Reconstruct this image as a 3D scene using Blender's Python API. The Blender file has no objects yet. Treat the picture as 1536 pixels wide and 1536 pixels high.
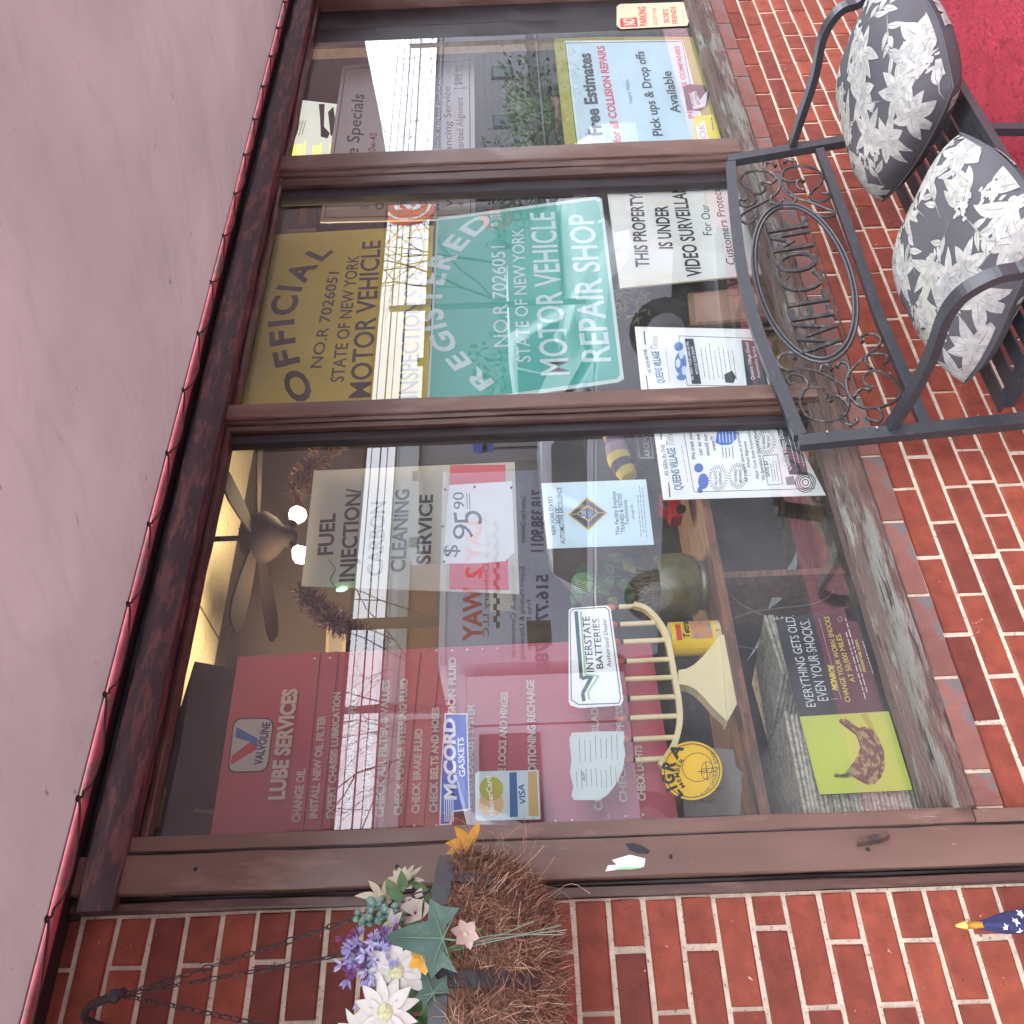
import bpy, bmesh, math, random
from mathutils import Vector, Matrix
R = math.radians
sin, cos, pi = math.sin, math.cos, math.pi
rnd = random.Random(7)
scene = bpy.context.scene
col = scene.collection

# ------------------------------------------------------------------ camera
F_PX = 1370.0
CAM = Vector((0.0, -1.83, 1.67))
_ex = Vector((1852, -63, 1370)).normalized()
_dn = Vector((0.038, 1, -0.005)); _dn = (_dn - _dn.dot(_ex) * _ex).normalized()
_ez = -_dn
_ey = _ez.cross(_ex)
RIGHT = Vector((_ex[0], _ey[0], _ez[0])); DOWN = Vector((_ex[1], _ey[1], _ez[1])); FWD = Vector((_ex[2], _ey[2], _ez[2]))
cam_d = bpy.data.cameras.new('camera'); cam = bpy.data.objects.new('camera', cam_d); col.objects.link(cam)
cam_d.sensor_width = 36; cam_d.lens = 36 * F_PX / 1536; cam_d.clip_start = 0.02; cam_d.clip_end = 600
# the photograph was taken with the phone turned on its side: image right is the world's down
mw = Matrix((DOWN, RIGHT, -FWD)).transposed().to_4x4(); mw.translation = CAM
cam.matrix_world = mw
scene.camera = cam

# ------------------------------------------------------------------ world, sun, exposure
SUN_EL, SUN_AZ = R(48), R(200)
world = bpy.data.worlds.new('World'); scene.world = world; world.use_nodes = True
wn = world.node_tree; wn.nodes.clear()
wo = wn.nodes.new('ShaderNodeOutputWorld'); bg = wn.nodes.new('ShaderNodeBackground'); sky = wn.nodes.new('ShaderNodeTexSky')
sky.sky_type = 'NISHITA'; sky.sun_disc = False; sky.sun_elevation = SUN_EL; sky.sun_rotation = SUN_AZ
sky.air_density = 1.0; sky.dust_density = 2.0
hs = wn.nodes.new('ShaderNodeHueSaturation'); hs.inputs['Saturation'].default_value = 0.22
wn.links.new(sky.outputs[0], hs.inputs['Color'])
# overcast: an even pale cloud layer hides most of the clear sky behind it
cl = wn.nodes.new('ShaderNodeMix'); cl.data_type = 'RGBA'; cl.inputs[0].default_value = 0.85; cl.inputs[7].default_value = (10.6, 11.0, 12.0, 1)
wn.links.new(hs.outputs[0], cl.inputs[6]); wn.links.new(cl.outputs[2], bg.inputs[0]); bg.inputs[1].default_value = 0.15
wn.links.new(bg.outputs[0], wo.inputs[0])
sd = bpy.data.lights.new('sun', 'SUN'); sd.energy = 0.6; sd.angle = R(25); sd.color = (1, 0.97, 0.93)
sun = bpy.data.objects.new('sun', sd); col.objects.link(sun)
# sky rotation is measured clockwise from +Y
_sv = Vector((sin(SUN_AZ) * cos(SUN_EL), cos(SUN_AZ) * cos(SUN_EL), sin(SUN_EL)))
sun.rotation_euler = _sv.to_track_quat('Z', 'Y').to_euler()
scene.view_settings.view_transform = 'Standard'; scene.view_settings.look = 'None'
scene.view_settings.exposure = 1.9; scene.view_settings.gamma = 1
try: scene.view_settings.use_curve_mapping = False
except Exception: pass
scene.cycles.max_bounces = 8; scene.cycles.transparent_max_bounces = 12; scene.cycles.glossy_bounces = 3
scene.cycles.sample_clamp_indirect = 6

# ------------------------------------------------------------------ pixel -> place (photo pixels, 1536 wide, photo as stored)
def ray(px, py):
    return (RIGHT * (768 - py) + DOWN * (px - 768) + FWD * F_PX)
def at(px, py, Y=0.0):
    r = ray(px, py); return CAM + r * ((Y - CAM.y) / r.y)
def atz(px, py, z):
    r = ray(px, py); return CAM + r * ((z - CAM.z) / r.z)
def atx(px, py, x):
    r = ray(px, py); return CAM + r * ((x - CAM.x) / r.x)
def atpl(px, py, p, n):
    r = ray(px, py); return CAM + r * ((p - CAM).dot(n) / r.dot(n))
GY = 0.05                                     # the plane of the window glass
def mir(px, py, Yv):                          # where a thing stands whose mirror image shows at this pixel, Yv behind the glass front
    p = at(px, py, Yv); return Vector((p.x, 2 * GY - p.y, p.z))

# ------------------------------------------------------------------ materials
MATS = {}
def nd(nt, t, **k):
    n = nt.nodes.new(t)
    for a, b in k.items(): setattr(n, a, b)
    return n
def mat(name, color, rough=0.6, var=0.12, scale=8.0, bump=0.0, bscale=60.0, metal=0.0, spec=0.5, emit=None, estr=0.0, dirt=None, dirt_amt=0.0, dirt_scale=3.0, rand=0.0, alpha=None, trans=0.0, stretch=None, coat=0.0, crack=None):
    if name in MATS: return MATS[name]
    m = bpy.data.materials.new(name); m.use_nodes = True; nt = m.node_tree
    b = nt.nodes['Principled BSDF']; out = nt.nodes['Material Output']
    tc = nd(nt, 'ShaderNodeTexCoord'); mp = nd(nt, 'ShaderNodeMapping'); nt.links.new(tc.outputs['Object'], mp.inputs[0])
    if stretch: mp.inputs['Scale'].default_value = stretch
    nz = nd(nt, 'ShaderNodeTexNoise'); nz.inputs['Scale'].default_value = scale; nz.inputs['Detail'].default_value = 6
    nt.links.new(mp.outputs[0], nz.inputs['Vector'])
    cr = nd(nt, 'ShaderNodeMapRange'); cr.inputs[1].default_value = 0.3; cr.inputs[2].default_value = 0.7
    cr.inputs[3].default_value = 1 - var; cr.inputs[4].default_value = 1 + var
    nt.links.new(nz.outputs[0], cr.inputs[0])
    vm = nd(nt, 'ShaderNodeVectorMath', operation='SCALE'); vm.inputs[0].default_value = color[:3]; nt.links.new(cr.outputs[0], vm.inputs['Scale'])
    last = vm.outputs[0]
    if rand:
        oi = nd(nt, 'ShaderNodeObjectInfo'); r2 = nd(nt, 'ShaderNodeMapRange'); r2.inputs[3].default_value = 1 - rand; r2.inputs[4].default_value = 1 + rand
        nt.links.new(oi.outputs['Random'], r2.inputs[0]); v2 = nd(nt, 'ShaderNodeVectorMath', operation='SCALE')
        nt.links.new(last, v2.inputs[0]); nt.links.new(r2.outputs[0], v2.inputs['Scale']); last = v2.outputs[0]
    if dirt:
        n2 = nd(nt, 'ShaderNodeTexNoise'); n2.inputs['Scale'].default_value = dirt_scale; n2.inputs['Detail'].default_value = 9; n2.inputs['Roughness'].default_value = 0.65
        nt.links.new(mp.outputs[0], n2.inputs['Vector'])
        m2 = nd(nt, 'ShaderNodeMapRange'); lo = 0.62 - dirt_amt * 0.3; m2.inputs[1].default_value = lo; m2.inputs[2].default_value = lo + 0.07
        nt.links.new(n2.outputs[0], m2.inputs[0])
        mx = nd(nt, 'ShaderNodeMix', data_type='RGBA'); mx.inputs[7].default_value = (*dirt[:3], 1)
        nt.links.new(m2.outputs[0], mx.inputs[0]); nt.links.new(last, mx.inputs[6]); last = mx.outputs[2]
    if crack:                                  # fine dark splits or paler scuffs: (colour, (x, y, z scale), threshold)
        m3 = nd(nt, 'ShaderNodeMapping'); m3.inputs['Scale'].default_value = crack[1]; nt.links.new(tc.outputs['Object'], m3.inputs[0])
        n5 = nd(nt, 'ShaderNodeTexNoise'); n5.inputs['Scale'].default_value = 1; n5.inputs['Detail'].default_value = 7; n5.inputs['Roughness'].default_value = .62; nt.links.new(m3.outputs[0], n5.inputs['Vector'])
        r5 = nd(nt, 'ShaderNodeMapRange'); r5.inputs[1].default_value = crack[2]; r5.inputs[2].default_value = crack[2] + .03; nt.links.new(n5.outputs[0], r5.inputs[0])
        x5 = nd(nt, 'ShaderNodeMix', data_type='RGBA'); x5.inputs[7].default_value = (*crack[0], 1); nt.links.new(r5.outputs[0], x5.inputs[0]); nt.links.new(last, x5.inputs[6]); last = x5.outputs[2]
    nt.links.new(last, b.inputs['Base Color'])
    b.inputs['Roughness'].default_value = rough; b.inputs['Metallic'].default_value = metal; b.inputs['Specular IOR Level'].default_value = spec
    b.inputs['Coat Weight'].default_value = coat
    if trans: b.inputs['Transmission Weight'].default_value = trans
    if alpha is not None: b.inputs['Alpha'].default_value = alpha
    if emit: b.inputs['Emission Color'].default_value = (*emit, 1); b.inputs['Emission Strength'].default_value = estr
    if bump:
        n3 = nd(nt, 'ShaderNodeTexNoise'); n3.inputs['Scale'].default_value = bscale; n3.inputs['Detail'].default_value = 5
        nt.links.new(mp.outputs[0], n3.inputs['Vector']); bp = nd(nt, 'ShaderNodeBump'); bp.inputs['Strength'].default_value = 1; bp.inputs['Distance'].default_value = bump
        nt.links.new(n3.outputs[0], bp.inputs['Height']); nt.links.new(bp.outputs[0], b.inputs['Normal'])
    MATS[name] = m; return m
def hexc(h):
    v = [int(h[i:i + 2], 16) / 255 for i in (0, 2, 4)]
    return tuple((c / 12.92 if c <= .04045 else ((c + .055) / 1.055) ** 2.4) for c in v)
def pm(h, rough=0.5, var=0.04, k=1.0):         # printed / painted flat colour from the colour the thing has
    n = 'print_' + h + ('_%g' % k if k != 1 else '')
    c = hexc(h); return mat(n, tuple(x * k for x in c), rough, var, 14)

# ------------------------------------------------------------------ mesh builder
class MB:
    def __init__(s): s.v = []; s.f = []; s.smooth = False
    def add(s, vs, fs):
        n = len(s.v); s.v += [tuple(v) for v in vs]; s.f += [tuple(i + n for i in f) for f in fs]; return s
    def box(s, x0, x1, y0, y1, z0, z1):
        return s.add([(x0,y0,z0),(x1,y0,z0),(x1,y1,z0),(x0,y1,z0),(x0,y0,z1),(x1,y0,z1),(x1,y1,z1),(x0,y1,z1)],
                     [(0,3,2,1),(4,5,6,7),(0,1,5,4),(1,2,6,5),(2,3,7,6),(3,0,4,7)])
    def prism(s, pts, d):                      # polygon (list of points) extruded by vector d
        n = len(pts); d = Vector(d); a = [Vector(p) for p in pts]
        return s.add(a + [p + d for p in a], [tuple(range(n))[::-1], tuple(range(n, 2 * n))] + [(i, (i + 1) % n, n + (i + 1) % n, n + i) for i in range(n)])
    def poly(s, pts): return s.add(pts, [tuple(range(len(pts)))])
    def bar(s, a, b, w, h, up=(0, 0, 1)):      # rectangular bar from a to b
        a = Vector(a); b = Vector(b); d = (b - a).normalized(); up = Vector(up)
        sx = d.cross(up).normalized() * w / 2; sy = sx.cross(d).normalized() * h / 2
        q = [-sx - sy, sx - sy, sx + sy, -sx + sy]
        return s.add([a + x for x in q] + [b + x for x in q], [(0,1,2,3),(7,6,5,4),(0,4,5,1),(1,5,6,2),(2,6,7,3),(3,7,4,0)])
    def strap(s, pts, w, h, up=(0, 0, 1)):     # rectangular section swept along a path
        pts = [Vector(p) for p in pts]; up = Vector(up); n = len(pts); ring = []
        for i, p in enumerate(pts):
            d = (pts[min(i + 1, n - 1)] - pts[max(i - 1, 0)]).normalized()
            sx = up.normalized() * w / 2; sy = d.cross(sx).normalized() * h / 2
            ring += [p - sx - sy, p + sx - sy, p + sx + sy, p - sx + sy]
        fs = [(0, 1, 2, 3), tuple(4 * (n - 1) + k for k in (3, 2, 1, 0))]
        for i in range(n - 1):
            for k in range(4): fs.append((4*i+k, 4*i+4+k, 4*i+4+(k+1)%4, 4*i+(k+1)%4))
        return s.add(ring, fs)
    def tube(s, pts, r, n=6, cap=True):
        pts = [Vector(p) for p in pts]; N = len(pts); ring = []
        rr = r if isinstance(r, (list, tuple)) else [r] * N
        d0 = (pts[1] - pts[0]).normalized(); u = d0.orthogonal().normalized()
        for i, p in enumerate(pts):
            d = (pts[min(i + 1, N - 1)] - pts[max(i - 1, 0)])
            if d.length < 1e-9: d = d0
            d.normalize(); u = (u - u.dot(d) * d)
            u = u.normalized() if u.length > 1e-6 else d.orthogonal().normalized()
            w = d.cross(u)
            for k in range(n):
                a = 2 * pi * k / n; ring.append(p + (u * cos(a) + w * sin(a)) * rr[i])
        fs = []
        for i in range(N - 1):
            for k in range(n): fs.append((i*n+k, i*n+(k+1)%n, (i+1)*n+(k+1)%n, (i+1)*n+k))
        if cap: fs += [tuple(range(n))[::-1], tuple((N-1)*n+k for k in range(n))]
        return s.add(ring, fs)
    def lathe(s, prof, c, n=24, axis=None, cap=True):   # prof: (r, h) pairs along the axis from c
        c = Vector(c); ax = Vector(axis or (0, 0, 1)).normalized(); u = ax.orthogonal().normalized(); w = ax.cross(u); vs = []
        for r, h in prof:
            for k in range(n):
                a = 2 * pi * k / n; vs.append(c + ax * h + (u * cos(a) + w * sin(a)) * r)
        fs = [(i*n+k, i*n+(k+1)%n, (i+1)*n+(k+1)%n, (i+1)*n+k) for i in range(len(prof)-1) for k in range(n)]
        if cap: fs += [tuple(range(n))[::-1], tuple((len(prof)-1)*n+k for k in range(n))]
        return s.add(vs, fs)
    def ball(s, c, r, n=8, m=6, sc=(1, 1, 1)):
        c = Vector(c); vs = [c + Vector((0, 0, -r * sc[2]))]
        for j in range(1, m):
            t = pi * j / m
            for k in range(n):
                a = 2 * pi * k / n; vs.append(c + Vector((r*sin(t)*cos(a)*sc[0], r*sin(t)*sin(a)*sc[1], -r*cos(t)*sc[2])))
        vs.append(c + Vector((0, 0, r * sc[2]))); L = len(vs) - 1; fs = []
        for k in range(n):
            fs.append((0, 1 + (k + 1) % n, 1 + k)); fs.append((L, L - n + k, L - n + (k + 1) % n))
            for j in range(m - 2): fs.append((1+j*n+k, 1+j*n+(k+1)%n, 1+(j+1)*n+(k+1)%n, 1+(j+1)*n+k))
        return s.add(vs, fs)
    def grid(s, fn, nu, nv):
        vs = [fn(i / nu, j / nv) for j in range(nv + 1) for i in range(nu + 1)]
        return s.add(vs, [(j*(nu+1)+i, j*(nu+1)+i+1, (j+1)*(nu+1)+i+1, (j+1)*(nu+1)+i) for j in range(nv) for i in range(nu)])
def mesh_of(name, mb, m, off=Vector((0, 0, 0)), smooth=False):
    me = bpy.data.meshes.new(name); me.from_pydata([tuple(Vector(v) - off) for v in mb.v], [], mb.f); me.materials.append(m)
    if smooth:
        me.polygons.foreach_set('use_smooth', [True] * len(me.polygons))
        try: me.set_sharp_from_angle(angle=R(40))
        except Exception: pass
    me.update(); return me
def wpos(o):
    p = Vector((0, 0, 0))
    while o: p += o.location; o = o.parent
    return p
def tag(o, label, cat, group=None, kind=None):
    if label: o['label'] = label
    if cat: o['category'] = cat
    if group: o['group'] = group
    if kind: o['kind'] = kind
    return o
def obj(name, mb, m, parent=None, smooth=False, origin=None, label=None, kind=None):
    base = wpos(parent) if parent else Vector((0, 0, 0))
    org = Vector(origin) if origin is not None else (base if parent else Vector((0, 0, 0)))
    o = bpy.data.objects.new(name, mesh_of(name, mb, m, org, smooth)); col.objects.link(o)
    o.location = org - base
    if parent: o.parent = parent
    if label: o['label'] = label
    if kind: o['kind'] = kind
    return o
def thing(name, label, cat, loc=(0, 0, 0), group=None):
    o = bpy.data.objects.new(name, None); o.empty_display_size = 0.1; col.objects.link(o); o.location = loc
    return tag(o, label, cat, group)
def inst(name, me, parent, loc, scale=(1, 1, 1), rot=(0, 0, 0)):
    o = bpy.data.objects.new(name, me); col.objects.link(o); o.parent = parent
    o.location = Vector(loc) - wpos(parent); o.scale = scale; o.rotation_euler = rot; return o
def copy_tree(o, parent=None):
    c = o.copy(); col.objects.link(c); c.parent = parent
    for ch in list(o.children): copy_tree(ch, c)
    return c
def smoothpath(pts, k=4):                       # Catmull-Rom
    pts = [Vector(p) for p in pts]; out = []
    P = [2 * pts[0] - pts[1]] + pts + [2 * pts[-1] - pts[-2]]
    for i in range(1, len(P) - 2):
        for j in range(k):
            t = j / k; a, b, c, d = P[i-1], P[i], P[i+1], P[i+2]
            out.append(0.5 * ((2*b) + (c - a) * t + (2*a - 5*b + 4*c - d) * t*t + (3*b - a - 3*c + d) * t*t*t))
    out.append(pts[-1]); return out

# ------------------------------------------------------------------ lettering
_fc = bpy.data.curves.new('type', 'FONT'); _fc.resolution_u = 3; _fo = bpy.data.objects.new('type', _fc); col.objects.link(_fo)
_cache = {}
def _glyph(s, bold):
    k = (s, bold)
    if k in _cache: return _cache[k]
    _fc.body = s; _fc.size = 1; _fc.offset = bold
    bpy.context.view_layer.update()
    dg = bpy.context.evaluated_depsgraph_get(); ev = _fo.evaluated_get(dg); me = ev.to_mesh()
    v = [(p.co.x, p.co.y) for p in me.vertices]; f = [tuple(p.vertices) for p in me.polygons]; ev.to_mesh_clear()
    _cache[k] = (v, f); return v, f
_hv = _glyph('H', 0)[0]; CAPH = max(p[1] for p in _hv)
def lay_text(mb, s, P0, P1, h, N, bold=0.0, slant=0.0, lift=0.0006, extr=0.0, serif=False):
    """text on the line P0-P1 (world), cap height h metres, N = normal towards the viewer"""
    P0 = Vector(P0); P1 = Vector(P1); U = (P1 - P0); W = U.length; U.normalize(); V = Vector(N).cross(U).normalized()
    v, f = _glyph(s, bold)
    if not v: return
    x0 = min(p[0] for p in v); x1 = max(p[0] for p in v); sx = W / max(x1 - x0, 1e-6); sy = h / CAPH
    N = Vector(N).normalized()
    pts = [P0 + U * ((x - x0) * sx + slant * y * sy) + V * (y * sy) + N * lift for x, y in v]
    if not extr: mb.add(pts, f)
    else:
        n = len(pts); mb.add([p + N * extr for p in pts], f)
        ed = {}
        for q in f:
            for i in range(len(q)):
                e = (q[i], q[(i+1) % len(q)])
                if (e[1], e[0]) in ed: ed.pop((e[1], e[0]))
                else: ed[e] = 1
        b = len(mb.v); mb.add(pts + [p + N * extr for p in pts], [(e[0], e[1], e[1] + n, e[0] + n) for e in ed])
class Sheet:
    """a flat sign in the plane Y; everything on it is given in photo pixels"""
    def __init__(s, name, corners, Y, m, label, cat, thick=0.003, group=None, px=True, N=(0, -1, 0), proj=None, rim=None, top=None):
        s.N = Vector(N); s.proj = proj or (lambda x, y: at(x, y, Y)); s.L = {}
        pts = [s.proj(*c) for c in corners]
        c = sum(pts, Vector()) / len(pts); base = Vector((c.x, c.y, min(p.z for p in pts)))
        s.o = thing(name, label, cat, base, group); mb = MB().prism(pts, -s.N * thick); s.n = 'panel'
        obj('panel', mb, m, s.o)
    def mb(s, m, name='lettering', layer=0):
        k = (m.name, name); 
        if k not in s.L: s.L[k] = (MB(), m, name)
        return s.L[k][0]
    def text(s, t, p0, p1, h, m, bold=0.0, slant=0.0, layer=1, name='lettering'):
        A = s.proj(*p0); B = s.proj(*p1); up = s.proj(p0[0] - h, p0[1]) - A
        U = (B - A).normalized(); hh = (up - up.dot(U) * U).length
        lay_text(s.mb(m, name), t, A, B, hh, s.N, bold, slant, 0.0006 * layer)
    def arc(s, t, p0, p1, p2, h, m, bold=0.0, wf=0.72, layer=1):
        """letters along a bent baseline through three pixels (p1 is the middle of the bend)"""
        P = [Vector((*p, 0)) for p in (p0, p1, p2)]; C = 2 * P[1] - (P[0] + P[2]) / 2
        q = lambda u: (1-u)**2 * P[0] + 2*u*(1-u) * C + u*u * P[2]
        ws = []
        for ch in t:
            v = _glyph(ch, bold)[0]; ws.append((max(a[0] for a in v) - min(a[0] for a in v)) if v else 0.3)
        gap = 0.13; tot = sum(ws) + gap * (len(t) - 1); x = 0
        for ch, w in zip(t, ws):
            if ch != ' ':
                a = q(x / tot); b = q((x + w) / tot); s.text(ch, (a.x, a.y), (b.x, b.y), h, m, bold, layer=layer)
            x += w + gap
    def poly(s, pts, m, layer=0.5, name='print'):
        s.mb(m, name).poly([s.proj(*p) + s.N * 0.0006 * layer for p in pts])
    def line(s, a, b, w, m, layer=1, name='print'):
        a = Vector((*a, 0)); b = Vector((*b, 0)); d = (b - a).normalized(); n = Vector((-d.y, d.x, 0)) * w / 2
        s.poly([(p.x, p.y) for p in (a - n, b - n, b + n, a + n)], m, layer, name)
    def disc(s, c, r, m, layer=0.5, n=28, ry=None, a0=0, a1=2*pi, name='print'):
        ry = ry or r; s.poly([(c[0] + r * cos(a0 + (a1-a0)*k/n), c[1] + ry * sin(a0 + (a1-a0)*k/n)) for k in range(n)], m, layer, name)
    def ring(s, c, r, w, m, layer=0.8, n=36, ry=None):
        ry = ry or r; p = lambda k, q: (c[0] + (r+q) * cos(2*pi*k/n), c[1] + (ry+q) * sin(2*pi*k/n))
        for k in range(n): s.poly([p(k, 0), p(k+1, 0), p(k+1, w), p(k, w)], m, layer)
    def greek(s, a, b, c, rows, m, w=0.9, layer=0.8, seed=1):
        """rows of small print too small to read: a,b = first line's ends, c = start of the last line"""
        r = random.Random(seed); a = Vector((*a, 0)); b = Vector((*b, 0)); c = Vector((*c, 0))
        for i in range(rows):
            o = (c - a) * (i / max(rows - 1, 1)); t = r.random() * 0.12; e = 1 - r.random() * 0.2
            while t < e:
                l = 0.03 + r.random() * 0.07; p = a + o + (b - a) * t; q = a + o + (b - a) * min(t + l, e)
                s.line((p.x, p.y), (q.x, q.y), w, m, layer, 'small_print'); t += l + 0.018
    def done(s):
        for mb, m, nm in s.L.values(): obj(nm, mb, m, s.o)
        return s.o
# ================================================================== THE BUILDING FRONT
Z = Vector((0, 0, 1))
brickm = bpy.data.materials.new('brick_clay'); brickm.use_nodes = True
def _brick(nt):
    b = nt.nodes['Principled BSDF']; oi = nd(nt, 'ShaderNodeObjectInfo'); cr = nd(nt, 'ShaderNodeValToRGB')
    e = cr.color_ramp.elements; e[0].position = 0; e[0].color = (0.118, 0.027, 0.019, 1); e[1].position = 1; e[1].color = (0.225, 0.052, 0.029, 1)
    x = e.new(0.22); x.color = (0.165, 0.037, 0.022, 1); x = e.new(0.8); x.color = (0.195, 0.044, 0.025, 1)
    nt.links.new(oi.outputs['Random'], cr.inputs[0])
    t0 = nd(nt, 'ShaderNodeTexCoord'); sh = nd(nt, 'ShaderNodeVectorMath', operation='SCALE'); sh.inputs[0].default_value = (37, 11, 53); nt.links.new(oi.outputs['Random'], sh.inputs['Scale']); ad = nd(nt, 'ShaderNodeVectorMath', operation='ADD'); nt.links.new(t0.outputs['Object'], ad.inputs[0]); nt.links.new(sh.outputs[0], ad.inputs[1]); tc = type('T', (), {'outputs': {'Object': ad.outputs[0]}})(); nz = nd(nt, 'ShaderNodeTexNoise'); nz.inputs['Scale'].default_value = 26; nz.inputs['Detail'].default_value = 8
    nt.links.new(tc.outputs['Object'], nz.inputs['Vector']); mr = nd(nt, 'ShaderNodeMapRange'); mr.inputs[1].default_value = .3; mr.inputs[2].default_value = .7; mr.inputs[3].default_value = .78; mr.inputs[4].default_value = 1.2
    nt.links.new(nz.outputs[0], mr.inputs[0]); vm = nd(nt, 'ShaderNodeVectorMath', operation='SCALE'); nt.links.new(cr.outputs[0], vm.inputs[0]); nt.links.new(mr.outputs[0], vm.inputs['Scale'])
    # soot and pale lime specks
    n2 = nd(nt, 'ShaderNodeTexNoise'); n2.inputs['Scale'].default_value = 210; n2.inputs['Detail'].default_value = 2; nt.links.new(tc.outputs['Object'], n2.inputs['Vector'])
    m2 = nd(nt, 'ShaderNodeMapRange'); m2.inputs[1].default_value = .69; m2.inputs[2].default_value = .74; nt.links.new(n2.outputs[0], m2.inputs[0])
    mx = nd(nt, 'ShaderNodeMix', data_type='RGBA'); mx.inputs[7].default_value = (.05, .018, .015, 1); nt.links.new(m2.outputs[0], mx.inputs[0]); nt.links.new(vm.outputs[0], mx.inputs[6])
    n4 = nd(nt, 'ShaderNodeTexNoise'); n4.inputs['Scale'].default_value = 60; n4.inputs['Detail'].default_value = 3; n4.inputs['Distortion'].default_value = .6; nt.links.new(tc.outputs['Object'], n4.inputs['Vector'])
    m4 = nd(nt, 'ShaderNodeMapRange'); m4.inputs[1].default_value = .735; m4.inputs[2].default_value = .76; nt.links.new(n4.outputs[0], m4.inputs[0])
    mx2 = nd(nt, 'ShaderNodeMix', data_type='RGBA'); mx2.inputs[7].default_value = (.4, .30, .25, 1); nt.links.new(m4.outputs[0], mx2.inputs[0]); nt.links.new(mx.outputs[2], mx2.inputs[6])
    nt.links.new(mx2.outputs[2], b.inputs['Base Color']); b.inputs['Roughness'].default_value = .72; b.inputs['Specular IOR Level'].default_value = .35
    bp = nd(nt, 'ShaderNodeBump'); bp.inputs['Distance'].default_value = .0012; bp.inputs['Strength'].default_value = .9
    n3 = nd(nt, 'ShaderNodeTexNoise'); n3.inputs['Scale'].default_value = 90; n3.inputs['Detail'].default_value = 6; nt.links.new(tc.outputs['Object'], n3.inputs['Vector']); nt.links.new(n3.outputs[0], bp.inputs['Height']); nt.links.new(bp.outputs[0], b.inputs['Normal'])
_brick(brickm.node_tree)
mortar = mat('mortar', (.50, .42, .33), .95, .16, 40, .0018, 260, dirt=(.10, .075, .06), dirt_amt=.12, dirt_scale=150)
BP = 0.207; BH = 0.0663; BZ0 = 1.4595; JT = 0.0105
def brick_mesh(L, H, name='brick', D=0.09):
    """face towards -Y at y=0, rounded arris, slightly uneven"""
    mb = MB(); j = lambda a: rnd.uniform(-a, a)
    x, z = L / 2, H / 2; b = .003
    fr = [(sx*(x-b)+j(.0022), 0+j(.0008), sz*(z-b)+j(.0018)) for sx, sz in ((-1,-1),(1,-1),(1,1),(-1,1))]
    mi = [(sx*x+j(.001), b, sz*z+j(.001)) for sx, sz in ((-1,-1),(1,-1),(1,1),(-1,1))]
    # a nick in the middle of the long edges keeps them from being ruler straight
    bk = [(a[0], D, a[2]) for a in mi]
    f = [(0,1,2,3)]
    for i in range(4):
        k = (i + 1) % 4; f += [(i, 4+i, 4+k, k), (4+i, 8+i, 8+k, 4+k)]
    mb.add(fr + mi + bk, f); return mesh_of(name, mb, brickm)
wall = thing('brick_wall', 'red brick wall with pale thick mortar around and below the shop window', 'brick wall', (0, 0, -.05))
full = [brick_mesh(BP - JT, BH - JT) for _ in range(5)]; half = [brick_mesh(BP/2 - JT, BH - JT) for _ in range(3)]
WX0, WX1, WZ0, WZ1 = 0.437, 4.22, 0.73, 2.46      # opening in the brickwork
cand = []
def visible(x, z, y=0, m=60):
    c = Vector((x, y, z)) - CAM; d = c.dot(FWD)
    if d < .1: return False
    px = 768 + F_PX * c.dot(DOWN) / d; py = 768 - F_PX * c.dot(RIGHT) / d
    return -m < px < 1536 + m and -m < py < 1536 + m
for k in range(-18, 23):
    zc = BZ0 - BH * (k + .5)
    if zc < -.09: continue
    header = (k == 14); p = BP / 2 if header else BP
    off = (0.449 if k % 2 == 0 else 0.3455) + (0.03 if k in (3, -5) else 0)
    if header: off = .36
    i0 = int((-1.4 - off) / p) - 1
    for i in range(i0, int((5.4 - off) / p) + 2):
        a, b = off + i * p + JT / 2, off + (i + 1) * p - JT / 2
        if b < -1.3 or a > 5.3: continue
        if zc > WZ0 and zc < 2.62:              # beside the window: cut at the casing
            if a > WX0 - .02 and b < WX1 + .02: continue
            if a < WX0 - .02 < b: b = WX0 - .006
            elif a < WX1 + .02 < b: a = WX1 + .006
            elif a >= WX0 - .02 and a < WX1 + .02: continue
            if b - a < .03: continue
        elif zc > 2.62 and k < -17: continue
        cand.append(((a + b) / 2 + rnd.uniform(-.002, .002), zc + rnd.uniform(-.0008, .0008), b - a, header))
cand.sort(key=lambda c: (0 if visible(c[0], c[1]) else 1, (c[0]**2 + (c[1]-CAM.z)**2)))
rest = MB(); nb = 0
for x, z, L, hd in cand:
    if nb < 292 and visible(x, z):
        me = rnd.choice(half if L < .12 else full); l0 = (BP/2 if L < .12 else BP) - JT
        inst('brick', me, wall, (x, rnd.uniform(-.0015, .0015), z), (L / l0, 1, 1)); nb += 1
    else:
        rest.box(x - L/2, x + L/2, 0, .09, z - (BH-JT)/2, z + (BH-JT)/2)
obj('brickwork', rest, brickm, wall, kind='stuff')
mo = MB(); my = .0055
for x0, x1, z0, z1 in ((-1.4, WX0, -.05, 2.9), (WX0, WX1, -.05, WZ0), (WX1, 5.4, -.05, 2.9)):
    n = max(2, int((x1-x0)/.5)); mo.box(x0, x1, my, .3, z0, z1)
obj('mortar_bed', mo, mortar, wall)
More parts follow.
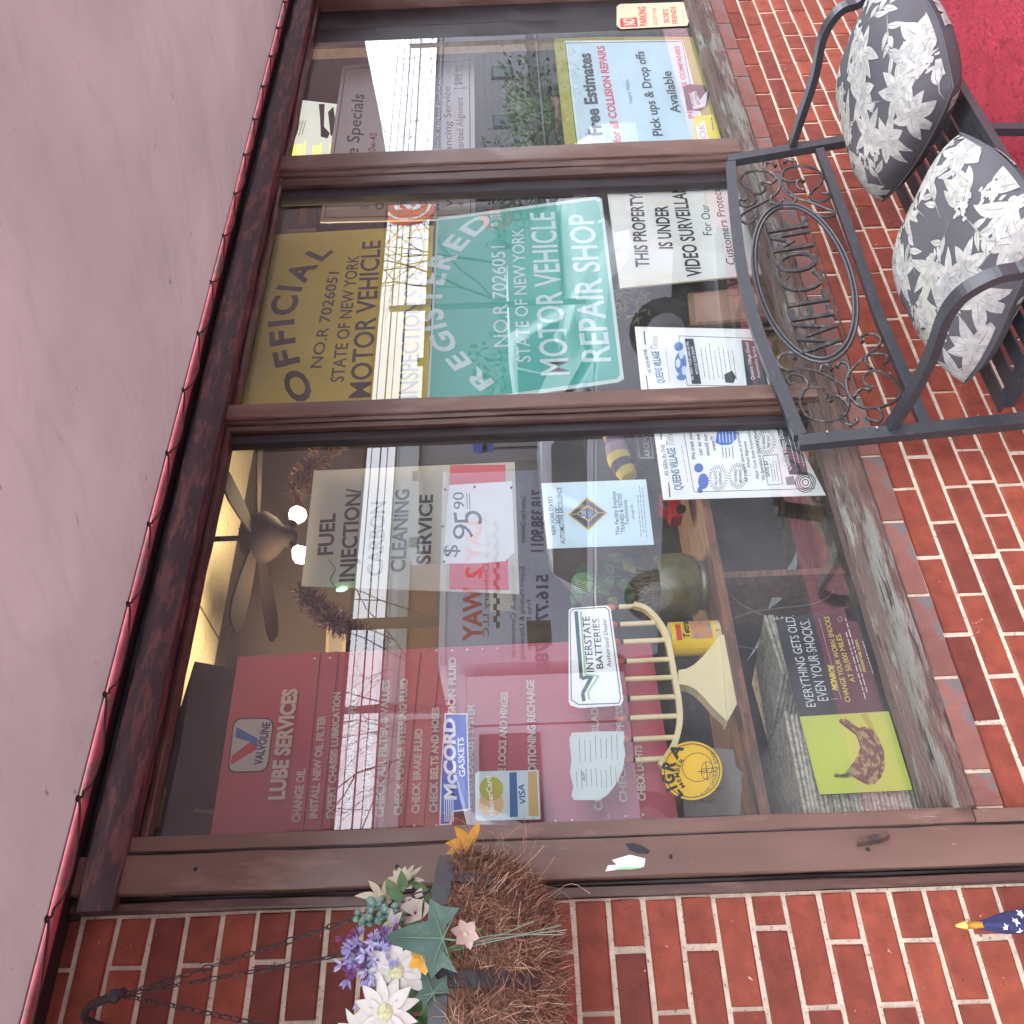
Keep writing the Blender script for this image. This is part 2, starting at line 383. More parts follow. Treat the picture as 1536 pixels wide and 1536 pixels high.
# the course of long sill bricks with a rounded, weathered top edge
sill_b = mat('sill_brick', (.175, .072, .058), .75, .25, 14, .0012, 80, dirt=(.11, .10, .10), dirt_amt=.4, dirt_scale=9, rand=.12)
SP = .207
def sill_mesh():
    mb = MB(); L = SP - .009; j = lambda: rnd.uniform(-.0015, .0015)
    prof = [(0, 0), (0, .044), (.003, .054), (.011, .061), (.024, .065), (.10, .072), (.10, 0)]
    mb.add([(x, y - .014 + j(), z + j()) for x in (-L/2, L/2) for y, z in prof], [tuple(range(7))[::-1], tuple(range(7, 14))] + [(i, (i+1) % 7, 7 + (i+1) % 7, 7 + i) for i in range(7)])
    return mesh_of('sill_brick', mb, sill_b)
sm = [sill_mesh() for _ in range(4)]
for i in range(-3, 18):
    x = 1.064 + i * SP + SP / 2
    if .574 < x - SP/2 + .004 and x < 4.3: inst('sill_brick', rnd.choice(sm), wall, (x, 0, .7345))
inst('sill_brick', sm[0], wall, (.6125, 0, .7345), ((.0745 - .009) / (SP - .009), 1, 1))
obj('sill_mortar', MB().box(.575, WX1, -.0095, .1, .7335, .788), mortar, wall)

# ------------------------------------------------------------------ window frame
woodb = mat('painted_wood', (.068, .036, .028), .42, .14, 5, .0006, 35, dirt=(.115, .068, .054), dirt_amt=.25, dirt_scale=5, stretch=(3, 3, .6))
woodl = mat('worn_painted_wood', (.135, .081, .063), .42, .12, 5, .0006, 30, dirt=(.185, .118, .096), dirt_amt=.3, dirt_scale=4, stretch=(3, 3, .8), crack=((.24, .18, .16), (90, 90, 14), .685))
woodd = mat('dark_wood_recess_shade', (.016, .012, .014), .6, .2, 9, .001, 40)  # near-black timber colour, also used as painted shade in the mullion recesses
peel = mat('peeling_sill_paint', (.115, .070, .058), .75, .35, 12, .005, 90, dirt=(.17, .165, .145), dirt_amt=.42, dirt_scale=6, stretch=(.6, 3, 3), crack=((.035, .028, .026), (7, 90, 160), .58))
green = mat('old_green_paint', (.18, .195, .17), .75, .4, 14, .005, 90, dirt=(.105, .074, .063), dirt_amt=.82, dirt_scale=8, stretch=(.5, 3, 3), crack=((.03, .026, .024), (8, 90, 160), .60))
def worn(name, boxes, m, parent, jit=.0012, seg=.09, axis=2):
    """boards whose arrises wander a little, as hand painted old timber does"""
    mb = MB()
    for x0, x1, y0, y1, z0, z1 in boxes:
        lo, hi = ((z0, z1) if axis == 2 else (x0, x1)); n = max(2, int((hi - lo) / seg)); c = .0025
        sec = [(0, c), (c, 0), (1 - c, 0), (1, c), (1, 1), (0, 1)]; ring = []
        for i in range(n + 1):
            t = lo + (hi - lo) * i / n; e = lambda: rnd.uniform(-jit, jit)
            if axis == 2: ps = [(x0 + .003, y0), (x1 - .003, y0), (x1, y0 + .003), (x1, y1), (x0, y1), (x0, y0 + .003)]; ring += [(a + e(), b + e() * .6, t) for a, b in ps]
            else: ps = [(y0, z0 + .003), (y0, z1 - .003), (y0 + .003, z1), (y1, z1), (y1, z0), (y0 + .003, z0)]; ring += [(t, a + e() * .6, b + e()) for a, b in ps]
        fs = [tuple(range(6)), tuple(6 * n + k for k in range(5, -1, -1))]
        for i in range(n):
            for k in range(6): fs.append((6*i+k, 6*i+(k+1)%6, 6*i+6+(k+1)%6, 6*i+6+k))
        mb.add(ring, fs)
    return obj(name, mb, m, parent, smooth=True)
win = thing('shop_window', 'wide three-pane shop window in worn brown painted timber above the brick sill', 'shop window', (2.3, .05, .80))
zb, zt = .79, 2.56
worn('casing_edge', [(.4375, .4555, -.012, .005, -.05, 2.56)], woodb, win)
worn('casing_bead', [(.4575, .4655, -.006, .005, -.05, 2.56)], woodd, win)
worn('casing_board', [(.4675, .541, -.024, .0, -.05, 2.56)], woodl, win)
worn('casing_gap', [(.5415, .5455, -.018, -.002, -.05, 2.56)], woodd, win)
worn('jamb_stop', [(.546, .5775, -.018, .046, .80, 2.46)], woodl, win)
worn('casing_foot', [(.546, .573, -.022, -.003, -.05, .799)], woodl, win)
for z_ in (.2, .62, 1.02, 1.38, 1.9, 2.3): obj('screw_head', MB().lathe([(.0042, 0), (.0036, .0012), (.0005, .0016)], (.505 + rnd.uniform(-.012, .012), -.0245, z_ + rnd.uniform(-.04, .04)), 10, (0, -1, 0)), woodd, win)
for xr, w, sw, dw in ((1.757, .050, .030, .040), (2.958, .082, .072, .074)):
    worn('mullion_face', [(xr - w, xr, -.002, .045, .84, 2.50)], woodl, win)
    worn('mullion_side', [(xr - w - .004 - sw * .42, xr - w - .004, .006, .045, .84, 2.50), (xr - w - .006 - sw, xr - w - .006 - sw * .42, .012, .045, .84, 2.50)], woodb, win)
    worn('mullion_recess', [(xr - w - .008 - sw - dw * .7, xr - w - .008 - sw, .028, .056, .84, 2.50)], woodd, win)  # the frame's shadow next to the pane, put in as near-black colour
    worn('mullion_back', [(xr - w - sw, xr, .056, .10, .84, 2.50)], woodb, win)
worn('right_jamb', [(4.14, 4.22, -.02, .09, .80, 2.56)], woodl, win)
worn('end_board', [(3.84, 3.98, .052, .066, .84, 2.46), (3.982, 4.14, .053, .067, .84, 2.46)], mat('black_board', (.022, .018, .022), .5, .3, 12, .001, 30, stretch=(6, 1, .5)), win)
worn('head_rail', [(.546, 4.14, .012, .046, 2.438, 2.4525)], woodb, win, axis=0)
worn('head_fascia', [(.4375, 4.3, -.030, .09, 2.4535, 2.528)], mat('fascia_paint', (.13, .050, .052), .55, .3, 10, .003, 60, dirt=(.045, .025, .03), dirt_amt=.6, dirt_scale=9, stretch=(1, 4, 4)), win, axis=0, jit=.003)
worn('head_groove', [(.43, 4.3, -.006, .09, 2.529, 2.575)], woodd, win, axis=0)
# wooden sill: bead against the glass, sloping board, lower moulding
worn('sill_bead', [(.578, 4.14, .010, .05, .838, .872)], green, win, axis=0, jit=.0015)
mb = MB()
n = 60
for i in range(n + 1):
    x = .574 + (4.16 - .574) * i / n; e = lambda a=.0015: rnd.uniform(-a, a)
    mb.v += [(x, -.034+e(), .800+e()), (x, -.036+e(), .822+e()), (x, -.028+e(), .828+e()), (x, .012, .842+e()), (x, .07, .842), (x, .07, .800)]
mb.f = [tuple(range(6)), tuple(6*n+k for k in range(5, -1, -1))] + [(6*i+k, 6*i+(k+1)%6, 6*i+6+(k+1)%6, 6*i+6+k) for i in range(n) for k in range(6)]
obj('sill_board', mb, peel, win, smooth=True)
worn('sill_moulding', [(.574, 4.16, -.016, .07, .786, .7995)], green, win, axis=0, jit=.002)
# glass
glass = bpy.data.materials.new('window_glass'); glass.use_nodes = True; nt = glass.node_tree; nt.nodes.clear()
go = nd(nt, 'ShaderNodeOutputMaterial'); ms = nd(nt, 'ShaderNodeMixShader'); tr = nd(nt, 'ShaderNodeBsdfTransparent'); gl = nd(nt, 'ShaderNodeBsdfGlossy'); fr = nd(nt, 'ShaderNodeFresnel'); fr.inputs[0].default_value = 1.5
tr.inputs[0].default_value = (.93, .95, .94, 1); gl.inputs['Roughness'].default_value = 0.0; gl.inputs[0].default_value = (.97, .98, 1, 1)
mu = nd(nt, 'ShaderNodeMath', operation='MULTIPLY'); mu.inputs[1].default_value = 2.5; mu.use_clamp = True
nt.links.new(fr.outputs[0], mu.inputs[0]); nt.links.new(mu.outputs[0], ms.inputs[0]); nt.links.new(tr.outputs[0], ms.inputs[1]); nt.links.new(gl.outputs[0], ms.inputs[2])
du = nd(nt, 'ShaderNodeBsdfDiffuse'); du.inputs[0].default_value = (.8, .8, .8, 1); m9 = nd(nt, 'ShaderNodeMixShader'); n9 = nd(nt, 'ShaderNodeTexNoise'); n9.inputs['Scale'].default_value = 5; n9.inputs['Detail'].default_value = 9; r9 = nd(nt, 'ShaderNodeMapRange'); r9.inputs[1].default_value = .35; r9.inputs[2].default_value = .75; r9.inputs[3].default_value = .012; r9.inputs[4].default_value = .05  # uneven pale diffuse mixed in as a milky haze over the panes
t9 = nd(nt, 'ShaderNodeTexCoord'); nt.links.new(t9.outputs['Object'], n9.inputs['Vector']); nt.links.new(n9.outputs[0], r9.inputs[0]); nt.links.new(r9.outputs[0], m9.inputs[0]); nt.links.new(ms.outputs[0], m9.inputs[1]); nt.links.new(du.outputs[0], m9.inputs[2]); nt.links.new(m9.outputs[0], go.inputs[0])
for x0, x1 in ((.55, 1.72), (1.73, 2.92), (2.93, 3.86)):
    obj('glass_pane', MB().poly([(x0, GY, .84), (x1, GY, .84), (x1, GY, 2.46), (x0, GY, 2.46)]), glass, win)
# torn sticker, black tar smear and bent steel tab on the left casing
o = Sheet('torn_sticker', [(908, 1307), (912, 1298), (925, 1297), (918, 1290), (945, 1282), (968, 1288), (966, 1300), (948, 1304), (930, 1304)], -.0255, pm('e8ecf4'), 'torn white sticker scrap with a green edge on the left casing', 'sticker', .0006)
o.poly([(921, 1305), (930, 1301), (950, 1300), (962, 1302), (948, 1304)], pm('8ccf9c')); o.done()
tarm = mat('tar', (.02, .022, .026), .35, .2, 30)
sm_ = Sheet('tar_smear', [(938, 1266), (948, 1264), (962, 1268), (975, 1276), (972, 1280), (955, 1279), (944, 1274)], -.0255, tarm, 'black tar smear flaking on the left casing beside the white scrap', 'tar smear', .0008); sm_.done()
b = thing('bent_steel_tab', 'rusty bent steel tab nailed to the foot of the left casing', 'metal tab', at(1310, 1262, -.025))
q = [at(*p, -.026) for p in ((1285, 1270), (1290, 1262), (1330, 1253), (1334, 1258), (1322, 1264))]
obj('plate', MB().prism(q, (.004, -.012, .002)), mat('rusty_steel', (.11, .065, .045), .6, .3, 30, .001, 90, metal=.3, dirt=(.05, .04, .04), dirt_amt=.5, dirt_scale=30), b)
obj('nail', MB().lathe([(.003, 0), (.003, .003)], at(1306, 1266, -.04), 10, (0, -1, 0)), mat('nail_dark', (.02, .02, .02), .4), b)

# ------------------------------------------------------------------ awning
awm = bpy.data.materials.new('awning_canvas'); awm.use_nodes = True; nt = awm.node_tree; nt.nodes.clear()
ao = nd(nt, 'ShaderNodeOutputMaterial'); mx = nd(nt, 'ShaderNodeMixShader'); df = nd(nt, 'ShaderNodeBsdfDiffuse'); tl = nd(nt, 'ShaderNodeBsdfTranslucent'); mx.inputs[0].default_value = .5
tc = nd(nt, 'ShaderNodeTexCoord'); nz = nd(nt, 'ShaderNodeTexNoise'); nz.inputs['Scale'].default_value = 2.2; nz.inputs['Detail'].default_value = 5; nt.links.new(tc.outputs['Object'], nz.inputs['Vector'])
mr = nd(nt, 'ShaderNodeMapRange'); mr.inputs[1].default_value = .3; mr.inputs[2].default_value = .7; mr.inputs[3].default_value = .86; mr.inputs[4].default_value = 1.08; nt.links.new(nz.outputs[0], mr.inputs[0])
mp = nd(nt, 'ShaderNodeMapping'); mp.inputs['Scale'].default_value = (4, 1.6, 1); mp.inputs['Rotation'].default_value = (0, 0, .5); nt.links.new(tc.outputs['Object'], mp.inputs[0])
n2 = nd(nt, 'ShaderNodeTexNoise'); n2.inputs['Scale'].default_value = 7; n2.inputs['Detail'].default_value = 7; n2.inputs['Roughness'].default_value = .6; nt.links.new(mp.outputs[0], n2.inputs['Vector'])
m2 = nd(nt, 'ShaderNodeMapRange'); m2.inputs[1].default_value = .665; m2.inputs[2].default_value = .73; m2.inputs[3].default_value = 1; m2.inputs[4].default_value = .55; nt.links.new(n2.outputs[0], m2.inputs[0])
nS = nd(nt, 'ShaderNodeTexNoise'); nS.inputs['Scale'].default_value = 3.2; nS.inputs['Detail'].default_value = 8; nS.inputs['Distortion'].default_value = 1.2; nt.links.new(mp.outputs[0], nS.inputs['Vector'])
mS = nd(nt, 'ShaderNodeMapRange'); mS.inputs[1].default_value = .5; mS.inputs[2].default_value = .75; mS.inputs[3].default_value = 1; mS.inputs[4].default_value = .9; nt.links.new(nS.outputs[0], mS.inputs[0])
nG = nd(nt, 'ShaderNodeTexNoise'); nG.inputs['Scale'].default_value = 420; nt.links.new(tc.outputs['Object'], nG.inputs['Vector']); mG = nd(nt, 'ShaderNodeMapRange'); mG.inputs[3].default_value = .93; mG.inputs[4].default_value = 1.07; nt.links.new(nG.outputs[0], mG.inputs[0])
mA = nd(nt, 'ShaderNodeMath', operation='MULTIPLY'); nt.links.new(mS.outputs[0], mA.inputs[0]); nt.links.new(mG.outputs[0], mA.inputs[1]); mB_ = nd(nt, 'ShaderNodeMath', operation='MULTIPLY'); nt.links.new(mA.outputs[0], mB_.inputs[0]); nt.links.new(m2.outputs[0], mB_.inputs[1])
mm = nd(nt, 'ShaderNodeMath', operation='MULTIPLY'); nt.links.new(mr.outputs[0], mm.inputs[0]); nt.links.new(mB_.outputs[0], mm.inputs[1])
v1 = nd(nt, 'ShaderNodeVectorMath', operation='SCALE'); v1.inputs[0].default_value = (.45, .35, .345); nt.links.new(mm.outputs[0], v1.inputs['Scale'])
v2 = nd(nt, 'ShaderNodeVectorMath', operation='SCALE'); v2.inputs[0].default_value = (.145, .110, .110); nt.links.new(mm.outputs[0], v2.inputs['Scale'])
nt.links.new(v1.outputs[0], df.inputs[0]); nt.links.new(v2.outputs[0], tl.inputs[0])
wv = nd(nt, 'ShaderNodeTexWave'); wv.inputs['Scale'].default_value = 260; nt.links.new(tc.outputs['Object'], wv.inputs['Vector']); bp = nd(nt, 'ShaderNodeBump'); bp.inputs['Distance'].default_value = .0004; nt.links.new(wv.outputs[0], bp.inputs['Height'])
nt.links.new(bp.outputs[0], df.inputs['Normal'])
nt.links.new(df.outputs[0], mx.inputs[1]); nt.links.new(tl.outputs[0], mx.inputs[2]); nt.links.new(mx.outputs[0], ao.inputs[0])
aw = thing('awning', 'faded red canvas awning laced to a rail over the shop window', 'awning', (2, -.6, 2.3))
def awp(u, v):
    x = -1.2 + 8.4 * u; zf = 2.41 if x < 5.3 else 2.41 + (x - 5.3) / 1.6 * .38
    zb_ = 2.552; y = -.075 - 1.425 * v
    sag = -.035 * sin(pi * v) - .012 * sin(pi * v) * sin(x * 2.6 + 1.1)
    # a soft crease where the cloth is pulled across
    t = (x - (2.55 + 2.1 * (-.075 - y))) ; sag += -.008 * math.exp(-(t / .16) ** 2) * sin(pi * min(1, v * 1.4 + .05))
    return (x, y, zb_ + (zf - zb_) * v + sag)
obj('canvas', MB().grid(awp, 90, 26), awm, aw, smooth=True)
obj('front_bar', MB().tube([awp(u / 20, 1) for u in range(21)], .014, 8), mat('awning_steel', (.35, .35, .36), .4, metal=.8), aw)
railp = mat('red_rail', (.42, .11, .14), .4, .25, 20, .001, 60, dirt=(.20, .12, .12), dirt_amt=.3, dirt_scale=12)
obj('lacing_rail', MB().tube([(-1.2, -.048, 2.560), (5.4, -.048, 2.560)], .0155, 12), railp, aw, smooth=True)
obj('wall_channel', MB().box(-1.2, 5.4, -.038, .0, 2.545, 2.58), woodd, aw)
obj('canvas_hem', MB().grid(lambda u, v: (-1.2 + 6.6*u, -.072 - .017*v, 2.558 - .004*v), 60, 1), mat('canvas_hem', (.28, .19, .19), .9, .25, 20), aw)
cordm = mat('lacing_cord', (.065, .035, .028), .8, .25, 60)
gm = mat('grommet_metal', (.05, .04, .035), .5, metal=.6)
gx = [.413 - .22 * 3 + .22 * i for i in range(26)]
for i, x in enumerate(gx):
    g = Vector((x, -.088, 2.546)); g2 = Vector((x + .22, -.088, 2.546))
    if i % 1 == 0: obj('grommet', MB().lathe([(.0035, 0), (.0065, -.0008), (.007, .0), (.0065, .0012), (.0035, .001)], g, 12, (0, .35, 1), cap=False), gm, aw)
    low = Vector((x + .045 + rnd.uniform(-.006, .006), -.068, 2.536))
    mid = Vector((x + .10, -.067 - rnd.uniform(0, .005), 2.534 + rnd.uniform(-.006, .002)))
    obj('lacing_cord', MB().tube(smoothpath([g + Vector((0, 0, .012)), g + Vector((.004, .002, -.006)), Vector((x + .020, -.074, 2.545)), low, mid, Vector((x + .16, -.071, 2.541 - rnd.uniform(0, .006))), g2 + Vector((-.004, 0, -.004)), g2 + Vector((0, 0, .01))], 3), .0026, 5), cordm, aw)

# ------------------------------------------------------------------ ground and street
redpaint = mat('red_painted_concrete', (.27, .022, .044), .26, .15, 9, .006, 70, spec=.7, dirt=(.19, .016, .030), dirt_amt=.25, dirt_scale=30, crack=((.55, .40, .40), (70, 70, 70), .70))
g = obj('pavement', MB().grid(lambda u, v: (-4 + 14*u, .2 - 3.0*v, -.05), 1, 1), redpaint); g['kind'] = 'structure'
g = obj('ground', MB().poly([(-300, .9, -.06), (300, .9, -.06), (300, -300, -.06), (-300, -300, -.06)]), mat('asphalt', (.055, .056, .06), .9, .25, 1.5, .004, 80)); g['kind'] = 'structure'
# ================================================================== INSIDE THE SHOP
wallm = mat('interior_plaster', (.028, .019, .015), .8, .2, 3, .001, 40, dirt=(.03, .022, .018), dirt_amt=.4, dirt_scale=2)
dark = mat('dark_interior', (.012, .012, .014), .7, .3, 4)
tile = mat('ceiling_tile', (.75, .66, .46), .9, .1, 60, .001, 300, dirt=(.62, .52, .32), dirt_amt=.25, dirt_scale=5)
room = thing('shop_interior', 'dim shop room with cream ceiling tiles behind the window', 'shop room', (3, 2, 0))
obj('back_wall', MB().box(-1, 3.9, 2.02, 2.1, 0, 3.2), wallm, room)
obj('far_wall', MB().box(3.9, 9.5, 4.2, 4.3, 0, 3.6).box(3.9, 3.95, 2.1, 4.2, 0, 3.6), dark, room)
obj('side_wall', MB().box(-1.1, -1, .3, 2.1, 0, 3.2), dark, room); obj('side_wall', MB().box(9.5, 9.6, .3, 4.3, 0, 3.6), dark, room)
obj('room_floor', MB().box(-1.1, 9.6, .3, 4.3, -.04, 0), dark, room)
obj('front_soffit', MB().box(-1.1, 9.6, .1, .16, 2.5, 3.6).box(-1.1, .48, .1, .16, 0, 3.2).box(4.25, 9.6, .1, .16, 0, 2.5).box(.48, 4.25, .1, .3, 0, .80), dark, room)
tl_me = mesh_of('ceiling_tile', MB().box(-.298, .298, -.298, .298, 0, .015), tile)
for i in range(13):
    for j in range(7):
        x = -.7 + .61 * i; y = .3 + .61 * j
        if x < 3.9 and y < 2.1: inst('ceiling_tile', tl_me, room, (x, y, 3.045 + rnd.uniform(0, .002)))
obj('ceiling_grid', MB().box(-1.1, 9.6, .16, 4.3, 3.067, 3.15), mat('ceiling_grid_metal', (.10, .085, .06), .5), room)
# hanging dark soffit board on the left, over the red poster
q = [at(*p, .45) for p in ((205, 1275), (292, 992), (352, 1003), (400, 985), (330, 1275))]
obj('dark_bulkhead', MB().prism(q, (0, .03, 0)), mat('blackened_board', (.010, .011, .014), .45, .3, 6), room)
q = [at(*p, .44) for p in ((470 - 180, 1219), (335, 1222), (336, 1216), (291, 1212))]
obj('bulkhead_batten', MB().prism(q, (0, .01, 0)), mat('batten_grey', (.10, .10, .095), .6), room)
q = [at(*p, .40) for p in ((240, 1180), (248, 1180), (238, 1238), (228, 1240))]
obj('bulkhead_card', MB().prism(q, (0, .01, 0)), mat('amber_card', (.25, .17, .02), .6), room)

def cyl_between(a, b, r, n=12): return MB().tube([a, b], r, n)
# ceiling fan with two lit lamps
FY = 1.15
hub = at(392, 806, FY)
fan = thing('ceiling_fan', 'brown ceiling fan with two lit bulbs hanging in the left pane', 'ceiling fan', (hub.x, hub.y, 3.045))
brz = mat('fan_bronze', (.006, .0045, .004), .9, .15, 10, spec=.02)
obj('down_rod', cyl_between((hub.x, hub.y, 3.045), (hub.x, hub.y, hub.z + .06), .011), brz, fan)
obj('motor', MB().lathe([(.02, .08), (.07, .07), (.10, .035), (.105, -.02), (.08, -.06), (.045, -.09), (.04, -.12), (.02, -.14)], hub, 24), brz, fan, smooth=True)
tipd = atz(342, 716, hub.z) - hub; FA = math.atan2(tipd.y, tipd.x)
bm_ = mat('fan_blade_wood', (.006, .0045, .0035), .9, .2, 8, spec=.02, stretch=(1, 6, 1))
for k in range(5):
    a = FA + 72 * pi / 180 * k; mb = MB(); L = [(.09, .028), (.16, .042), (.27, .056), (.39, .062), (.45, .050), (.475, .026)]
    up = [Vector((r, w, .35 * w * .35)) for r, w in L]; dn_ = [Vector((r, -w, -.35 * w * .35)) for r, w in reversed(L)]
    rot = Matrix.Rotation(a, 3, 'Z'); pts = [hub + rot @ p + Vector((0, 0, .012)) for p in up + dn_]
    obj('blade', MB().prism(pts, (0, 0, .007)), bm_, fan)
bulbm = mat('lit_bulb', (1, .9, .7), .4, 0, emit=(1, .80, .50), estr=9)
for px, py in ((445, 775), (450, 830)):
    c = at(px, py, FY); h2 = hub + Vector((0, 0, -.10)); d = (c - h2).normalized()
    obj('lamp_holder', MB().tube([h2, h2.lerp(c, .5), c - d * .03], [.012, .014, .02], 10), brz, fan)
    obj('bulb', MB().lathe([(.012, -.04), (.022, -.02), (.034, 0), (.036, .018), (.026, .034), (.0, .042)], c, 16, d, cap=False), bulbm, fan, smooth=True)
    ld = bpy.data.lights.new('bulb_light', 'POINT'); ld.energy = 11; ld.color = (1, .76, .45); ld.shadow_soft_size = .05
    lo = bpy.data.objects.new('bulb_light', ld); col.objects.link(lo); dh = Vector((d.x, d.y, 0)).normalized(); lo.location = c + dh * .11 + Vector((0, 0, .01))

# lit sign box in the far right corner of the ceiling
blk = pm('16161a'); wht = pm('f2f4f4'); red = pm('c03038'); paper = pm('dfe6ea')
lbm = mat('lit_panel', (.5, .5, .45), .5, 0, emit=(.78, .80, .70), estr=.32)
lby = mat('lit_yellow', (.6, .5, .05), .5, 0, emit=(.95, .85, .05), estr=.55)
S = Sheet('lit_sign_box', [(425, 262), (452, 150), (540, 160), (520, 262)], 1.0, lbm, 'lit pale sign with yellow bands reading IMPROVE and REDUCE high at right', 'lit sign', .06)
for x, t, y1 in ((446, 'IMPROVE', 216), (470, 'REDUCE', 218), (496, 'TIGHTEN', 212)):
    S.text(t, (x + 4, 243), (x + 8, y1), 8, lby, .03, name='lit_lettering'); S.line((x + 8, 243), (x + 12, y1 - 4), 2, lby, 1)
S.disc((449, 247), 4, lby); S.disc((473, 247), 4, lby)
S.poly([(428, 250), (436, 216), (443, 217), (440, 250)], lby)
S.greek((440, 205), (447, 180), (452, 205), 4, blk, 1.2)
S.poly([(478, 156), (487, 156), (486, 190), (495, 200), (491, 208), (481, 205), (481, 195), (480, 175)], blk); S.poly([(492, 168), (500, 160), (506, 200), (496, 204)], blk)
S.done()

# ------------------------------------------------------------------ big red lube poster
pr = mat('poster_red', (.43, .070, .105), .35, .08, 3); pl_ = pm('c9b9b4', .5)
S = Sheet('lube_services_poster', [(314, 1262), (357, 985), (975, 957), (1018, 1232)], .16, pr, 'large red LUBE SERVICES poster with an oil company badge behind the left pane', 'poster', .004)
for x0, x1 in ((430, 455), (458, 482), (486, 512), (516, 545), (548, 575), (578, 605), (608, 635)):   # folded ribs of the plastic sheet
    t = (x0 - 316) / 700
    S.mb(pr, 'rib').prism([at(x0, 1256 - 26*t - 6, .157), at(x1, 1256 - 26*t - 6, .157), at(x1 + 26, 978, .157), at(x0 + 26, 980, .157)], (0, -.0035, 0))
def V_(fx, fy, t): pass
badge = pm('b9b4b6', .4); bl = pm('2c5fae'); rd2 = pm('b03038'); nv = pm('1d2352')
def rrect(S, a, b, c, d, r, m, layer, name='print'):
    P = [Vector((*p, 0)) for p in (a, b, c, d)]; out = []
    for i in range(4):
        p, q, n = P[i], P[i-1], P[(i+1) % 4]; u = (q - p).normalized() * r; w = (n - p).normalized() * r
        for k in range(5):
            t = k / 4; z = (1-t)**2 * (p+u) + 2*t*(1-t) * p + t*t * (p+w); out.append((z.x, z.y))
    S.poly(out, m, layer, name)
rrect(S, (341, 1160), (350, 1077), (412, 1077), (402, 1158), 14, pm('2a1a22'), .9); rrect(S, (343, 1158), (352, 1079), (410, 1079), (400, 1156), 13, badge, 1.6)
S.poly([(346, 1148), (348, 1134), (376, 1113), (386, 1107), (385, 1124), (379, 1128)], rd2, 2.4)
S.poly([(353, 1106), (355, 1091), (387, 1108), (386, 1122), (376, 1113)], bl, 2.8)
S.text('VALVOLINE', (393, 1148), (406, 1084), 12, nv, .025, layer=3.2)
S.text('LUBE SERVICES', (427, 1201), (447, 1035), 22, pl_, .045, layer=14)
lines = [('CHANGE OIL', 451, 1235, 459, 1155, 12), ('INSTALL NEW OIL FILTER', 476, 1229, 489, 1075, 11), ('EXPERT CHASSIS LUBRICATION', 502, 1229, 512, 1040, 11),
 ('CHECK DIFFERENTIAL FLUID', 527, 1229, 536, 1035, 11), ('CHECK BATTERY WATER', 552, 1229, 562, 1080, 11), ('CHECK AIR FILTER & VALUES', 575, 1228, 585, 1022, 11), ('CHECK POWER STEERING FLUID', 603, 1225, 612, 1020, 11),
 ('CHECK BRAKE FLUID', 629, 1222, 634, 1095, 11), ('CHECK BELTS AND HOSES', 656, 1221, 659, 1063, 11), ('CHECK TRANSMISSION FLUID', 681, 1221, 684, 988, 11),
 ('INSPECT EXHAUST SYSTEM', 708, 1220, 712, 1060, 11), ('LUBRICATE LOCKS AND HINGES', 756, 1219, 762, 1040, 11), ('AIR CONDITIONING RECHARGE', 806, 1219, 801, 1022, 12),
 ('CHECK WIPER BLADES', 903, 1218, 896, 1048, 11), ('CHECK TIRE PRESSURE', 940, 1206, 932, 1030, 11), ('CHECK LIGHTS', 968, 1203, 962, 1120, 11)]
for t, a, b_, c, d, h in lines: S.text(t, (a, b_), (c, d), h, pl_, .04, layer=14)
riv = pm('d8cfd0', .3)
for x, y in ((442, 1252), (468, 1250), (622, 1240), (655, 1240), (833, 1233), (858, 1232), (913, 1226), (938, 1226), (964, 1224), (473, 990), (496, 989), (655, 978), (678, 978), (701, 977), (724, 976), (747, 975)): S.disc((x, y), 1.8, riv, 14, 8)
S.done()

# ------------------------------------------------------------------ service specials board deep in the room
sb = pm('dcdae0', .5); mr_ = pm('8c2f3a'); gy = pm('3c4048')
S = Sheet('service_specials_board', [(480, 333), (514, 98), (711, 84), (713, 328)], .20, sb, 'grey white SERVICE SPECIALS price board with maroon outline behind the right panes', 'price board', .006)
for a, b_ in (((487, 327), (519, 104)), ((519, 104), (704, 90)), ((704, 90), (706, 322)), ((706, 322), (487, 327))): S.line(a, b_, 1.6, mr_, 1)
S.text('Service Specials', (530, 300), (546, 142), 20, gy, .01, .25, 1.4)
for t, a, b_, c, d, h, m in (('5 Quarts 5w-30 10w-40', 553, 314, 566, 200, 12, mr_), ('Oil Filter', 575, 315, 578, 262, 12, mr_), ('Diesel 10w-40 or 30w-30 2nd/Vehicle', 610, 312, 625, 118, 10, mr_),
  ('OIL FILTER Full Lubrication!', 640, 312, 640, 145, 10, mr_), ('IN EXTRA PARTS & 10W-40 FILTER APPLICATION', 659, 316, 662, 105, 8, pm('4a5f9a')), ('Wheel Balancing Service', 680, 311, 675, 130, 11, mr_), ('4 Wheel Computerized Alignment', 697, 310, 694, 146, 11, mr_)):
    S.text(t, (a, b_), (c, d), h, m, .006, .15, 1.4)
S.text('$34.95', (642, 134), (643, 106), 9, gy, .01); S.text('$89.95', (692, 128), (694, 98), 10, gy, .01)
S.line((630, 140), (648, 139), 1, gy); S.line((680, 133), (700, 132), 1, gy)
S.done()

